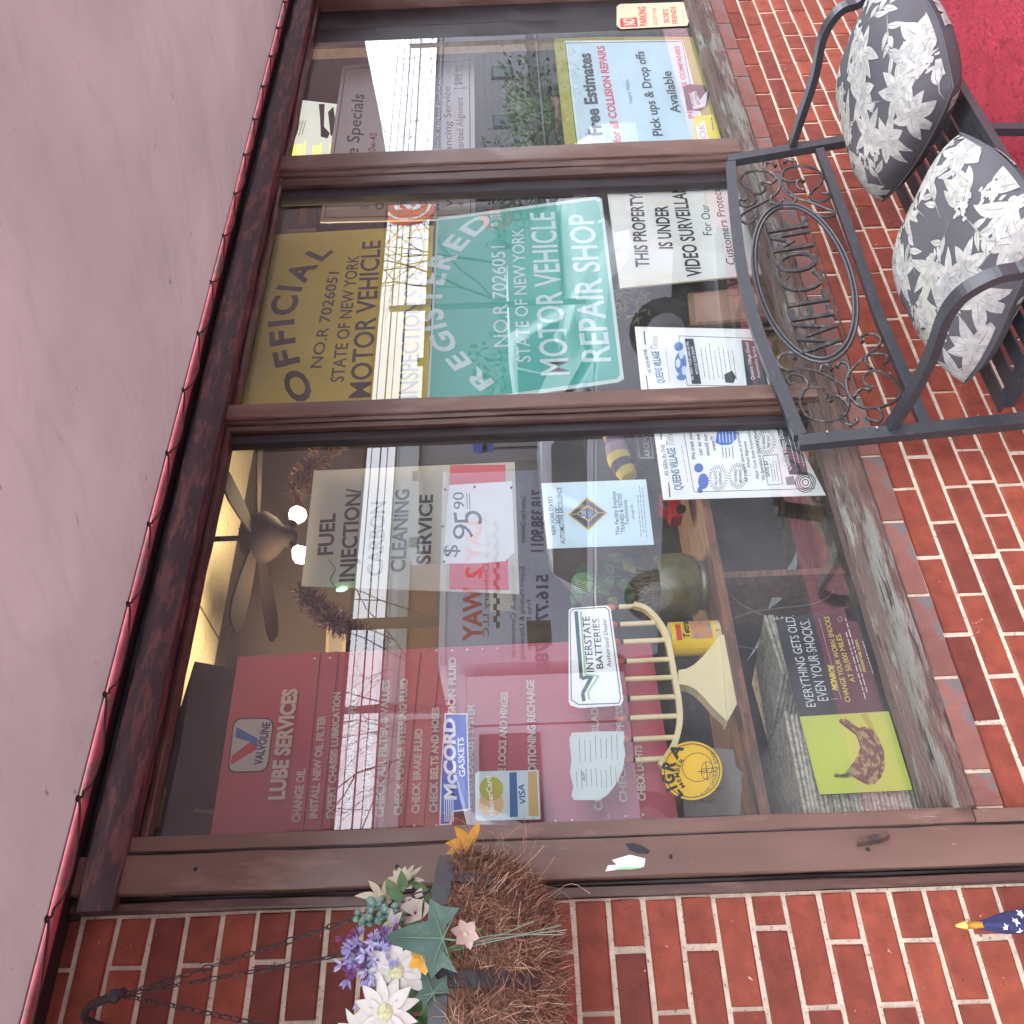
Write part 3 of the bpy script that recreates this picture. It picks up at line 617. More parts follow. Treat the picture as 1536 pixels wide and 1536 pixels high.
# ------------------------------------------------------------------ OFFICIAL yellow sign
yel = mat('sign_yellow', (.70, .54, .08), .4, .10, 5, dirt=(.60, .45, .07), dirt_amt=.25, dirt_scale=4); bk = pm('2a2320')
S = Sheet('official_inspection_sign', [(356, 622), (411, 352), (650, 338), (641, 622)], .085, yel, 'yellow OFFICIAL motor vehicle inspection station sign with black lettering', 'sign')
S.arc('OFFICIAL', (472, 597), (441, 470), (500, 377), 36, bk, .035)
S.text('NO.R 7026051', (482, 552), (509, 408), 17, bk, .012); S.text('STATE OF NEW YORK', (515, 573), (539, 383), 19, bk, .012)
S.text('MOTOR VEHICLE', (555, 596), (571, 361), 31, bk, .016); S.text('INSPECTION STATION', (626, 597), (634, 355), 27, bk, .012)
S.done()
obj_ = thing('sign_backing_strip', 'pale plastic strip along the lower edge of the yellow sign', 'trim strip', at(652, 480, .08)); obj('strip', MB().prism([at(644, 606, .082), at(654, 338, .082), at(659, 338, .082), at(649, 606, .082)], (0, .004, 0)), pm('c8c8cc'), obj_)
# ------------------------------------------------------------------ REGISTERED green sign
grn = mat('sign_green', (.075, .43, .36), .35, .05, 5); gw = pm('d3dfe0')
S = Sheet('registered_repair_shop_sign', [(640, 622), (655, 327), (893, 295), (903, 298), (936, 568), (928, 573), (740, 600)], .062, pm('cfe0dc'), 'green REGISTERED motor vehicle repair shop sign with white lettering', 'sign')
S.poly([(643, 622), (658, 331), (892, 300), (899, 303), (930, 563), (925, 568), (740, 594)], grn, .6)
S.arc('REGISTERED', (742, 574), (661, 450), (742, 330), 36, gw, .03, layer=1.4)
S.text('NO.R 7026051', (763, 520), (757, 369), 22, gw, .006, layer=1.4); S.text('STATE OF NEW YORK', (796, 543), (785, 343), 20, gw, .01, layer=1.4)
S.text('MOTOR VEHICLE', (854, 562), (831, 318), 42, gw, .012, layer=1.4); S.text('REPAIR SHOP', (916, 542), (889, 321), 42, gw, .016, layer=1.4)
S.done()
# ------------------------------------------------------------------ surveillance sign
S = Sheet('video_surveillance_sign', [(930, 432), (908, 266), (1142, 240), (1165, 409)], .064, mat('aged_white_sign', (.78, .79, .76), .45, .05, 5, dirt=(.74, .72, .62), dirt_amt=.35, dirt_scale=3), 'white THIS PROPERTY IS UNDER VIDEO SURVEILLANCE sign leaning in the middle pane', 'sign', .006)
for t, a, b_, c, d, h in (('THIS PROPERTY', 974, 401, 963, 291, 20), ('IS UNDER', 1009, 373, 1001, 309, 20), ('VIDEO SURVEILLANCE', 1053, 415, 1023, 262, 22)): S.text(t, (a, b_), (c, d), h, bk, .02)
S.text('For Our', (1068, 353), (1063, 307), 13, bk, 0); S.text('Customers Protection!', (1103, 397), (1076, 264), 13, bk, 0)
S.done()
# ------------------------------------------------------------------ Free Estimates
S = Sheet('free_estimates_sign', [(849, 232), (830, 55), (1041, 55), (1088, 232)], .062, mat('sign_lemon', (.46, .43, .10), .4, .06, 4), 'FREE ESTIMATES collision repairs sign, pale blue inside a wide yellow border', 'sign')
lb = pm('cfe4ee'); ink = pm('2e3a48'); rdi = pm('d04450')
S.poly([(868, 228), (847, 61), (1024, 60), (1065, 228)], wht, .5); S.poly([(871, 228), (850, 64), (1021, 63), (1061, 228)], lb, 1)
S.line((866, 224), (848, 65), 1, ink, 1.6); S.line((848, 65), (1023, 62), 1, ink, 1.6); S.line((1023, 62), (1042, 160), 1, ink, 1.6)
S.text('Free Estimates', (903, 203), (885, 80), 19, ink, .04, layer=1.8); S.text('for all COLLISION REPAIRS', (932, 214), (906, 69), 12, rdi, .035, layer=1.8)
S.text('Inquire Within', (949, 155), (943, 120), 6, ink, 0, layer=1.8); S.text('Pick ups & Drop offs', (994, 204), (965, 77), 14, ink, .025, layer=1.8)
S.text('Available', (1021, 170), (1006, 107), 14, ink, .025, layer=1.8); S.text('INSURANCE COMPANIES', (1040, 178), (1018, 69), 7, rdi, .03, layer=1.8)
def slab(S, lines): pass
S.done()
S = Sheet('torn_yellow_note', [(1044, 215), (1040, 174), (1070, 172), (1083, 214)], .0605, pm('e2e04a'), 'torn bright yellow note in the foot of the right pane', 'note', .0006)
S.poly([(1048, 213), (1044, 190), (1056, 180), (1062, 205), (1066, 214)], wht); S.text('OK', (1060, 208), (1056, 186), 9, pm('a9a0c8'), 0, .2); S.line((1070, 196), (1067, 176), 1.4, ink); S.done()
S = Sheet('worn_battery_sticker', [(1031, 165), (1024, 130), (1034, 126), (1056, 128), (1064, 140), (1062, 158), (1052, 166)], .060, pm('232f45'), 'small weathered navy battery sticker at the corner of the lemon bordered sign', 'sticker', .0006)
S.poly([(1040, 164), (1033, 140), (1044, 136), (1050, 150), (1062, 134), (1058, 160)], paper, .5); S.text('INTERSTATE', (1042, 159), (1037, 133), 5, nv, .01, layer=1.2); S.text('BATTERIES', (1050, 157), (1045, 133), 5, nv, .01, layer=1.2); S.done()
# ------------------------------------------------------------------ no parking plate
S = Sheet('no_parking_plate', [(931, 43), (925, 38), (925, 10), (930, 6), (1024, 3), (1029, 8), (1033, 32), (1031, 38)], .044, pm('d8c4a4'), 'cream NO PARKING plate with red lettering at the far right of the window', 'sign', .002)
S.poly([(931, 41), (930, 28), (955, 26), (957, 40)], red, .6); S.text('NO', (953, 38), (951, 28), 17, pm('e0d0b4'), .03, layer=1.4); S.text('PARKING', (971, 39), (968, 10), 11, red, .02)
S.text('EXCEPT FOR', (987, 37), (984, 12), 6, pm('c87058'), .01); S.text("BOB'S", (1004, 34), (1002, 14), 8, red, .015); S.text('FRIENDS', (1017, 36), (1013, 10), 8, red, .015); S.greek((1026, 35), (1023, 10), (1026, 35), 1, pm('c87058'), 1)
S.done()
# ------------------------------------------------------------------ fuel injection sign
S = Sheet('fuel_injection_sign', [(452, 879), (471, 706), (772, 693), (779, 891)], .075, mat('cream_board', (.50, .48, .42), .5, .05, 4), 'cream FUEL INJECTION CARBON CLEANING SERVICE sign with a taped price of $95.90', 'sign')
dk = pm('333338')
for t, a, b_, c, d, h in (('FUEL', 499, 832, 503, 770, 22), ('INJECTION/', 531, 872, 541, 732, 22), ('CARBON', 573, 864, 578, 752, 22), ('CLEANING', 607, 858, 614, 734, 21), ('SERVICE', 645, 846, 649, 742, 20)): S.text(t, (a, b_), (c, d), h, dk, .028)
S.poly([(674, 884), (675, 698), (758, 697), (763, 885)], pm('c8404a'), .6)
S.poly([(665, 846), (673, 728), (768, 722), (772, 828), (758, 842), (720, 845)], pm('e4e6e8'), 1.3)
pen = pm('565460')
S.text('$', (686, 836), (688, 818), 22, pen, -.005, layer=2); S.text('9', (709, 812), (711, 789), 31, pen, -.006, .12, layer=2); S.text('5', (724, 786), (721, 766), 42, pen, -.006, .12, layer=2)
S.text('90', (697, 763), (695, 738), 16, pen, 0, layer=2); S.line((701, 764), (700, 740), 1.2, pen, 2.2); S.line((705, 765), (704, 741), 1.2, pen, 2.2)
tk = pm('4a4038')
for p in ((668, 735), (712, 731), (767, 732), (664, 790), (666, 843)): S.disc(p, 2.2, tk, 2.4, 6)
S.done()
# ------------------------------------------------------------------ certificate with diamond
S = Sheet('automotive_excellence_certificate', [(821, 823), (812, 725), (969, 719), (981, 817)], .0605, lb, "pale blue New York certificate with a navy and gold diamond", 'certificate', .0008)
S.text("NEW YORK STATE'S", (834, 802), (828, 745), 6, ink, .006); S.text('SIGN OF', (840, 786), (838, 762), 6, ink, .006); S.text('AUTOMOTIVE EXCELLENCE', (848, 816), (842, 731), 7, ink, .01)
gold = pm('c8a84a')
S.poly([(852, 772), (880, 746), (911, 769), (883, 796)], gold, .6); S.poly([(855, 772), (880, 749), (908, 769), (883, 793)], pm('3a4150'), 1.1)
S.poly([(864, 771), (881, 758), (899, 769), (883, 783)], gold, 1.6); S.poly([(867, 771), (881, 761), (896, 769), (883, 780)], pm('39486e'), 2.1)
for a, b_ in (((852, 772), (911, 769)), ((880, 746), (883, 796))): S.line(a, ((a[0]*2+b_[0])/3, (a[1]*2+b_[1])/3), 1.2, gold, 1.4); S.line(b_, ((b_[0]*2.4+a[0])/3.4, (b_[1]*2.4+a[1])/3.4), 1.2, gold, 1.4)
S.text('ASE', (880, 778), (878, 766), 7, paper, .02, layer=2.8); S.greek((884, 778), (883, 766), (890, 777), 3, paper, .8, 2.8)
S.text('This Facility Employs', (930, 803), (923, 737), 6, ink, .006); S.text('TRAINED & TESTED', (938, 799), (932, 740), 6, ink, .006); S.text('Technicians', (944, 788), (940, 750), 6, ink, 0)
S.text('through the', (952, 779), (949, 757), 4, ink, 0); S.greek((962, 806), (955, 728), (970, 806), 3, ink, .8); S.done()
# ------------------------------------------------------------------ interstate batteries
S = Sheet('battery_dealer_sign', [(856, 1058), (853, 1052), (853, 916), (857, 912), (910, 908), (916, 913), (935, 1050), (931, 1058), (870, 1062)], .0605, wht, 'white INTERSTATE BATTERIES authorized dealer plate with a green zigzag', 'sign', .0012)
dg_ = pm('22464a'); lg = pm('9cc890')
def frame(S, pts, w, m, layer):
    for i in range(len(pts)): S.line(pts[i], pts[(i+1) % len(pts)], w, m, layer)
frame(S, [(868, 1057), (857, 1050), (855, 918), (860, 914), (908, 911), (913, 915), (931, 1048), (928, 1055)], 1.4, dg_, .7)
def zig(p, w, m, l):
    for i in range(len(p) - 1): S.line(p[i], p[i+1], w, m, l)
zig([(864, 917), (872, 1018), (888, 1014), (874, 1040), (876, 1052)], 5.5, dg_, 1.2); zig([(871, 917), (878, 1012), (898, 1014), (882, 1038), (884, 1050)], 2.6, lg, 1.5)
S.text('INTERSTATE', (891, 1008), (884, 925), 11, bk, .008); S.text('BATTERIES', (905, 1003), (898, 928), 10, bk, .01); S.text('Authorized Dealer', (917, 1001), (909, 928), 6, bk, 0, .2); S.done()
# ------------------------------------------------------------------ gasket sticker
S = Sheet('gasket_sticker', [(659, 1238), (661, 1166), (667, 1070), (701, 1070), (705, 1215), (679, 1218), (677, 1237)], .0605, wht, 'blue McCORD GASKETS sticker with white racing stripes', 'sticker', .0006)
blu = pm('2a4fc0')
S.poly([(661, 1236), (663, 1150), (669, 1072), (699, 1072), (703, 1213), (678, 1216), (675, 1235)], blu, .6)
S.text('McCORD', (684, 1200), (682, 1078), 17, wht, .045, .12, 1.4)
for i in range(5): S.line((667.5 + i*3.1, 1233), (666.5 + i*3.2, 1198), 1.3, wht, 1.4)
S.text('GASKETS', (698, 1165), (695, 1106), 9, wht, .02); S.done()
# ------------------------------------------------------------------ card decal
S = Sheet('card_payment_decal', [(716, 1231), (713, 1227), (713, 1160), (717, 1157), (808, 1155), (811, 1229)], .0605, pm('c9d8dc'), 'credit card decal with overlapping discs above a blue and gold banded card mark', 'decal', .0006)
S.disc((737, 1206), 19, pm('d9b27e'), .6); S.disc((737, 1183), 18, pm('b4a83c'), 1.2)
S.text('MasterCard', (742, 1224), (736, 1164), 8, wht, .02, layer=2); S.poly([(765, 1226), (764, 1159), (775, 1158), (777, 1225)], pm('2f5c94'), .7); S.poly([(793, 1224), (792, 1158), (805, 1157), (808, 1224)], pm('c9a566'), .7)
S.text('VISA', (789, 1207), (786, 1176), 9, pm('2f5c94'), .02, .15); S.done()
# ------------------------------------------------------------------ scraped-off registration sticker
S = Sheet('peeled_registration_label', [(861, 1200), (857, 1193), (860, 1180), (855, 1160), (857, 1140), (854, 1108), (858, 1099), (900, 1097), (935, 1097), (937, 1105), (935, 1115), (938, 1130), (934, 1155), (925, 1175), (912, 1192), (900, 1200)], .0605, pm('c2ccc9'), 'half peeled white paper label with rows of small print', 'label', .0006)
S.greek((866, 1185), (864, 1150), (925, 1182), 9, dk, .9, seed=2); S.greek((870, 1145), (869, 1105), (926, 1140), 8, dk, .9, seed=3); S.text('Auto', (879, 1172), (876, 1158), 6, dk, .01, .3); S.done()
# ------------------------------------------------------------------ round yellow member decal
S = Sheet('member_disc_decal', [(1038 + 45.5*cos(2*pi*k/40), 1156 + 44*sin(2*pi*k/40)) for k in range(40)], .0602, pm('e9c22c'), 'round yellow LIGRA MEMBER decal low in the left pane', 'decal', .0006)
S.ring((1038, 1156), 41, 1.2, bk, 1, 40, 39.5); S.ring((1046, 1151), 22, .9, bk, 1, 40, 21)
S.arc('LIGRA', (1025, 1193), (1010, 1160), (1026, 1121), 18, bk, .05); S.arc('MEMBER', (1028, 1180), (1019, 1160), (1027, 1140), 7, bk, .02)
S.arc('LONG ISLAND GASOLINE', (1029, 1197), (1064, 1185), (1078, 1150), -6, bk, .005); S.arc('RETAILERS ASSOCIATION', (1077, 1146), (1062, 1122), (1025, 1119), -6, bk, .005)
zz = [(1052, 1160), (1070, 1158), (1070, 1152), (1052, 1154)]; frame(S, zz, 1, bk, 1); S.ring((1061, 1156), 9, .8, bk, 1, 20, 13); S.line((1046, 1158), (1062, 1156), 1.2, bk); S.line((1058, 1143), (1062, 1170), 1.2, bk); S.done()
# ------------------------------------------------------------------ the two newspaper pages
def page(S, m): pass
bluei = pm('2f6f9a'); ltb = pm('6a8fc8'); lgrey = pm('8a9096')
S = Sheet('village_paper_page', [(962, 587), (952, 490), (1142, 494), (1161, 587)], .0605, wht, 'newspaper advert page with a navy banner, clipped by the bench, in the middle pane', 'newspaper page', .0006)
S.line((972, 584), (969, 563), 1.6, dk); S.line((968, 517), (966, 497), 1.6, dk); S.text('AS SEEN IN THE', (977, 560), (970, 524), 5, dk, .006)
S.text('QUEENS VILLAGE', (997, 575), (988, 527), 11, bluei, .015); S.text('Times', (987, 526), (987, 505), 11, lgrey, -.01, .3)
frame(S, [(1031, 578), (1018, 504), (1142, 508), (1158, 580)], .8, dk, 1); S.greek((1005, 574), (997, 512), (1005, 574), 1, lgrey, .8)
for c, rx, ry in (((1022, 566), 7, 5), ((1018, 520), 7, 7), ((1021, 545), 9, 17)): S.disc(c, rx, ltb, .6, 16, ry)
for c in ((1017, 545), (1022, 532), (1026, 556)): S.disc(c, 3.5, pm('dce6f2'), 1.2, 10, 7)
S.poly([(1038, 576), (1027, 508), (1040, 508), (1052, 576)], pm('3a4450'), .6); S.text('WE TREAT YOUR CARS AS WE', (1041, 571), (1033, 513), 4, wht, .01, layer=1.4); S.text('WOULD OUR OWN!', (1048, 562), (1040, 520), 4, wht, .01, layer=1.4)
S.greek((1058, 570), (1050, 514), (1105, 572), 8, dk, .8, seed=5); S.poly([(1088, 574), (1086, 562), (1098, 556), (1104, 566), (1100, 575)], dk, 1)
S.poly([(1120, 578), (1112, 510), (1140, 512), (1152, 578)], pm('3a4450'), .6); S.text('Queens Village Diesel', (1132, 570), (1122, 514), 5, wht, .01, layer=1.4); S.text('Automotive Service', (1141, 568), (1132, 520), 5, wht, .01, layer=1.4); S.done()
S = Sheet('village_paper_advert', [(995, 750), (979, 634), (1178, 626), (1239, 743)], .0605, wht, 'newspaper advert page with blue tow truck art low in the left pane', 'newspaper page', .0006)
S.line((1005, 746), (1003, 724), 1.6, dk); S.line((992, 660), (990, 638), 1.6, dk); S.text('AS SEEN IN THE', (1003, 714), (997, 667), 6, dk, .006)
S.text('QUEENS VILLAGE', (1024, 735), (1012, 672), 12, bluei, .015); S.text('Times', (1012, 670), (1008, 645), 12, lgrey, -.01, .3); S.greek((1032, 725), (1020, 655), (1032, 725), 1, lgrey, .8)
frame(S, [(1041, 738), (1024, 640), (1172, 634), (1222, 733)], .8, dk, 1)
S.text('We treat your', (1044, 690), (1037, 646), 6, dk, .01); S.text('car as we', (1054, 683), (1049, 651), 6, dk, .01); S.text('would our', (1065, 684), (1060, 651), 6, dk, .01); S.text('own!!!', (1074, 676), (1071, 655), 6, dk, .01)
for c, rx, ry in (((1055, 722), 8, 12), ((1048, 702), 7, 7), ((1050, 735), 4, 5)): S.disc(c, rx, pm('5a78c0'), .7, 14, ry)
S.poly([(1073, 664), (1076, 646), (1090, 640), (1104, 641), (1105, 658), (1096, 667), (1082, 668)], pm('4a7cd0'), .7)
for i in range(5): S.line((1080 + i*5, 664), (1078 + i*5, 644), 1, wht, 1.3)
r5 = random.Random(4)
for c, t1, t2 in (((1077, 717), 'ALL AUTO', 'REPAIRS'), ((1107, 714), 'CERTIFIED', 'MECHANICS'), ((1149, 663), 'ALL BRANDS', 'TIRES SOLD')):
    for k in range(26):
        a = 2*pi*k/26; S.line((c[0] + 10*cos(a), c[1] + 13*sin(a)), (c[0] + 15*cos(a), c[1] + 20*sin(a)), .8, dk, 1)
    S.text(t1, (c[0] - 1, c[1] + 11), (c[0] - 2, c[1] - 10), 4, dk, .004); S.text(t2, (c[0] + 6, c[1] + 10), (c[0] + 5, c[1] - 10), 4, dk, .004)
for i in range(4): S.greek((1085 + i*5, 688 ), (1083 + i*5, 668), (1085 + i*5, 688), 1, dk, 1.2, seed=i)
S.text('All repairs done on premises', (1122, 723), (1108, 648), 5, dk, .004); S.text('Wheel Alignment', (1126, 702), (1119, 662), 5, dk, .004); S.text('New York State Inspection', (1139, 718), (1125, 648), 5, dk, .004); S.text('We Specialize in Electrical Work', (1148, 721), (1134, 645), 5, dk, .004)
frame(S, [(1152, 728), (1144, 684), (1166, 682), (1174, 726)], .8, dk, 1); S.text('SAVE $3', (1155, 715), (1151, 692), 6, dk, .008); S.greek((1160, 722), (1155, 690), (1168, 722), 3, dk, .8)
S.poly([(1184, 712), (1163, 636), (1192, 634), (1210, 700), (1212, 712)], pm('3a4450'), .6); S.text('Queens Village Diesel', (1187, 706), (1172, 641), 7, wht, .012, layer=1.4); S.greek((1194, 700), (1180, 644), (1206, 700), 3, wht, 1.1, 1.4)
for rr in (14, 11, 8, 4): S.ring((1208, 724), rr, 1.4, dk, 1.5, 24)
S.poly([(1180, 728), (1178, 716), (1190, 714), (1194, 727)], lgrey, .7); S.done()
# ------------------------------------------------------------------ shocks poster with a bruised banana
S = Sheet('shocks_poster', [(1198, 1075), (1163, 930), (1303, 904), (1337, 1066), (1370, 1185), (1229, 1193)], .0606, mat('poster_black', (.016, .022, .026), .25, .1, 4), 'glossy black EVERYTHING GETS OLD EVEN YOUR SHOCKS poster beside a banana on yellow', 'poster', .0008)
S.poly([(1199, 1075), (1333, 1067), (1369, 1185), (1229, 1192)], mat('banana_yellow_card', (.50, .56, .085), .5, .04, 3), .6)
S.text('EVERYTHING GETS OLD.', (1224, 1060), (1190, 923), 14, pm('d5dfe2'), -.004); S.text('EVEN YOUR SHOCKS.', (1243, 1051), (1214, 930), 16, pm('d5dfe2'), -.004)
yl = pm('cfd640'); S.text('MONROE', (1257, 1036), (1250, 999), 8, yl, .04, .2); S.text('CHANGE YOUR WORN SHOCKS', (1276, 1053), (1243, 925), 8, yl, 0); S.text('AT 50,000 MILES.', (1283, 1023), (1260, 950), 8, yl, 0)
for a, b_ in (((1246, 1049), (1258, 1048)), ((1228, 927), (1262, 1050)), ((1212, 927), (1222, 990))): S.line(a, b_, 1, lgrey)
S.greek((1299, 1051), (1262, 925), (1304, 1050), 2, paper, 1.2); S.text('monroe.com', (1299, 1008), (1286, 960), 6, yl, .01); S.greek((1310, 1012), (1290, 950), (1310, 1012), 1, paper, .9)
bn = [(1250, 1163), (1253, 1160), (1262, 1162), (1268, 1159), (1278, 1146), (1287, 1133), (1290, 1120), (1286, 1106), (1276, 1094), (1266, 1087), (1258, 1083), (1260, 1079), (1268, 1078), (1280, 1086), (1288, 1092), (1296, 1090), (1308, 1094), (1318, 1108), (1326, 1128), (1327, 1150), (1322, 1166), (1312, 1176), (1302, 1178), (1290, 1172), (1280, 1166), (1262, 1167), (1252, 1166)]
bnm = mat('banana_skin_print', (.36, .30, .11), .5, .25, 60, dirt=(.085, .055, .030), dirt_amt=.62, dirt_scale=60)
S.poly(bn, bnm, 1.2)
for a, b_, w in (((1260, 1083), (1285, 1102), 3), ((1285, 1102), (1292, 1122), 2), ((1292, 1122), (1290, 1142), 1.4), ((1296, 1094), (1312, 1112), 3), ((1312, 1112), (1322, 1140), 1.6), ((1322, 1140), (1318, 1165), 2), ((1254, 1164), (1276, 1162), 2), ((1276, 1162), (1300, 1176), 1.4), ((1302, 1116), (1307, 1150), 1.2), ((1307, 1150), (1298, 1170), 1.2)): S.line(a, b_, w, bk, 1.8)
S.poly([(1290, 1072), (1300, 1070), (1312, 1094), (1318, 1108), (1304, 1094)], pm('a8a43a'), 1.0)
S.ring((1260, 929), 3, 1, lgrey, 1.2, 14); S.done()
# ================================================================== THINGS ON DISPLAY
def leaf(mb, base, d, n, L, W, bend=.2, k=5, shape=.75):
    """one leaf blade from base along d, broad side facing n"""
    base = Vector(base); d = Vector(d).normalized(); n = Vector(n); s = d.cross(n)
    s = s.normalized() if s.length > 1e-5 else d.orthogonal().normalized(); n = s.cross(d).normalized(); vs = []
    for i in range(k + 1):
        t = i / k; w = W * sin(pi * min(1, t ** shape * .97 + .02)) / 2; p = base + d * (L * t) - n * (bend * L * t * t)
        vs += [p - s * w + n * w * .25, p, p + s * w + n * w * .25]
    fs = []
    for i in range(k):
        a = 3 * i; fs += [(a, a+1, a+4, a+3), (a+1, a+2, a+5, a+4)]
    mb.add(vs, fs)
shelfw = mat('shelf_edge_wood', (.20, .085, .045), .6, .3, 12, .0012, 60, dirt=(.10, .055, .04), dirt_amt=.4, dirt_scale=10, stretch=(1, 4, 6))
T = thing('display_shelf', 'narrow orange brown shelf board with one upright divider low in the left pane', 'shelf', (1.1, .3, 1.165))
obj('shelf_board', MB().box(.56, 1.70, .088, .42, 1.165, 1.187), shelfw, T); obj('divider', MB().box(1.262, 1.280, .20, .45, .80, 1.164), shelfw, T)
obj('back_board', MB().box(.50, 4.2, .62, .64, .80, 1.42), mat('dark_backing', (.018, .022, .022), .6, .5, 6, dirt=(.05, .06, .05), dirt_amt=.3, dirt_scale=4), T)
obj('display_floor', MB().box(.50, 4.2, .07, .62, .802, .818), mat('dusty_board', (.06, .045, .038), .85, .3, 10, .002, 50, dirt=(.16, .12, .08), dirt_amt=.4, dirt_scale=14), T)
# menorah
ivory = mat('ivory_plastic', (.78, .70, .43), .45, .08, 8, .0004, 50); flame = mat('orange_bulb', (.60, .16, .06), .3, .1, 20, coat=.3)
T = thing('electric_menorah', 'cream nine-branched electric menorah with orange flame bulbs on the shelf', 'menorah', at(1098, 1015, .13))
Y0 = .115
fl = [(1079, 953), (1068, 968), (1054, 985), (1041, 997), (1030, 1003), (1018, 1005), (1018, 1026), (1032, 1028), (1044, 1034), (1058, 1048), (1070, 1062), (1090, 1081), (1099, 1060), (1092, 1010), (1087, 960)]
obj('base', MB().prism([at(*p, Y0) for p in fl], (0, .035, 0)).prism([at(*p, Y0 - .006) for p in ((1080, 952), (1090, 952), (1109, 1050), (1091, 1082))], (0, .05, 0)), ivory, T)
arc_ = smoothpath([at(*p, Y0 + .012) for p in ((950, 908), (968, 914), (985, 930), (998, 952), (1005, 980), (1010, 1008), (1014, 1030), (1018, 1055), (1019, 1085), (1012, 1115), (1000, 1136), (990, 1150))], 4)
obj('branch_bar', MB().strap(arc_, .018, .013, (0, 1, 0)), ivory, T)
tops = [(928, 911), (930, 938), (935, 964), (940, 993), (938, 1020), (945, 1049), (945, 1078), (950, 1111), (953, 1141)]; bots = [(955, 909), (982, 934), (998, 960), (1004, 989), (1010, 1016), (1014, 1045), (1017, 1074), (1012, 1106), (995, 1138)]
for (a, b_) in zip(tops, bots):
    A = at(*a, Y0 + .014); B = at(*b_, Y0 + .014); A = Vector((B.x * .6 + A.x * .4, A.y, A.z)); d = (A - B).normalized()
    obj('candle', MB().tube([B, A], .0062, 10), ivory, T, smooth=True)
    if a != tops[4]:
        obj('socket', MB().lathe([(.0066, 0), (.0066, .006)], A, 10, d), blk, T)
        obj('flame_bulb', MB().lathe([(.004, .006), (.0085, .012), (.009, .019), (.006, .028), (.001, .036)], A, 10, d), flame, T, smooth=True)
# ceramic pot with dried stems
T = thing('ceramic_plant_pot', 'olive green ceramic pot of dried stems standing on the shelf', 'plant pot', (1.245, .205, 1.188))
olive = mat('olive_glaze', (.125, .125, .062), .3, .25, 6, .001, 60, coat=.3, dirt=(.085, .085, .05), dirt_amt=.4, dirt_scale=12)
obj('pot', MB().lathe([(.058, 0), (.066, .01), (.064, .018), (.078, .03), (.086, .055), (.087, .085), (.083, .115), (.079, .128), (.074, .128), (.072, .10)], (1.245, .205, 1.188), 28, cap=False), olive, T, smooth=True)
obj('soil', MB().lathe([(.073, .0), (.0, .004)], (1.245, .205, 1.296), 16, cap=False), mat('dry_soil', (.035, .028, .022), .95, .3, 60, .003, 90), T)
mb = MB(); r3 = random.Random(3)
for i in range(34):
    b0 = Vector((1.245 + r3.uniform(-.04, .04), .205 + r3.uniform(-.03, .03), 1.29)); d = Vector((r3.uniform(-.6, .35), r3.uniform(-.3, .2), 1)).normalized()
    mb.tube(smoothpath([b0, b0 + d * .05, b0 + d * .09 + Vector((r3.uniform(-.02, .02), 0, -.008))], 2), .0011, 4)
obj('dried_stems', mb, mat('dry_stem', (.20, .155, .085), .8, .3, 40), T)
mb = MB()
for i in range(16):
    c = at(r3.uniform(868, 955), r3.uniform(838, 905), .24 + r3.uniform(-.05, .05)); leaf(mb, c, (r3.uniform(-1, 1), r3.uniform(-.3, .1), r3.uniform(-.4, .8)), (-.3, -1, .3), r3.uniform(.035, .06), r3.uniform(.022, .036))
for i in range(3): mb.tube(smoothpath([at(955, 868 + 8*i, .23), at(925, 850 + 14*i, .24), at(892, 866 + 10*i, .23), at(870, 862 + 12*i, .22)], 3), .0016, 4)
obj('trailing_leaves', mb, mat('pot_leaf', (.045, .115, .040), .5, .3, 30, dirt=(.16, .2, .06), dirt_amt=.3, dirt_scale=30), T)
T = thing('round_variegated_leaf', 'round green leaf with pale stripes pressed to the glass above the dealer plate', 'leaf', at(874, 874, .075))
obj('blade', MB().lathe([(.0, .001), (.018, 0), (.027, -.002)], at(873, 874, .075), 20, (-.3, -1, .1), cap=False), mat('leaf_round', (.055, .17, .05), .5, .2, 40), T)
mb = MB()
for i in range(6): mb.bar(at(862, 866 + i*3, .0735), at(886, 872 + i*3, .0735), .0012, .0006, (0, 1, 0))
obj('stripes', mb, pm('b9c79a'), T)
# tin of fish food
T = thing('fish_food_can', 'yellow and white flaked fish food can beside the olive pot', 'can', (1.066, .165, 1.188)); CX, CY = 1.066, .160
canw = pm('e8e6dc', .3); cany = pm('e8c818', .3)
obj('can_body', MB().lathe([(.0405, 0), (.042, .002), (.042, .118), (.0405, .121)], (CX, CY, 1.188), 28), canw, T, smooth=True)
def wrap(mb, a0, a1, z0, z1, r=.0424, n=12):
    return mb.grid(lambda u, v: (CX + r * sin(a0 + (a1-a0)*u), CY - r * cos(a0 + (a1-a0)*u), z0 + (z1-z0)*v), n, 1)
obj('yellow_band', wrap(MB(), -1.9, 1.5, 1.205, 1.309), cany, T); obj('picture_patch', wrap(MB(), -.5, .95, 1.212, 1.262, .0427), mat('fish_picture', (.12, .28, .45), .4, .6, 70, dirt=(.6, .25, .08), dirt_amt=.7, dirt_scale=90), T)
obj('red_flash', wrap(MB(), -.55, .5, 1.285, 1.298, .0428), pm('c83a28'), T); obj('lower_band', wrap(MB(), -1.9, 1.5, 1.189, 1.204), mat('flake_print', (.55, .28, .22), .4, .7, 90, dirt=(.7, .62, .3), dirt_amt=.7, dirt_scale=120), T)
mb = MB(); lay_text(mb, 'Tetra', (CX - .022, CY - .0432, 1.266), (CX + .024, CY - .0432, 1.266), .016, (0, -1, 0), .03, .15); obj('lettering', mb, blk, T)
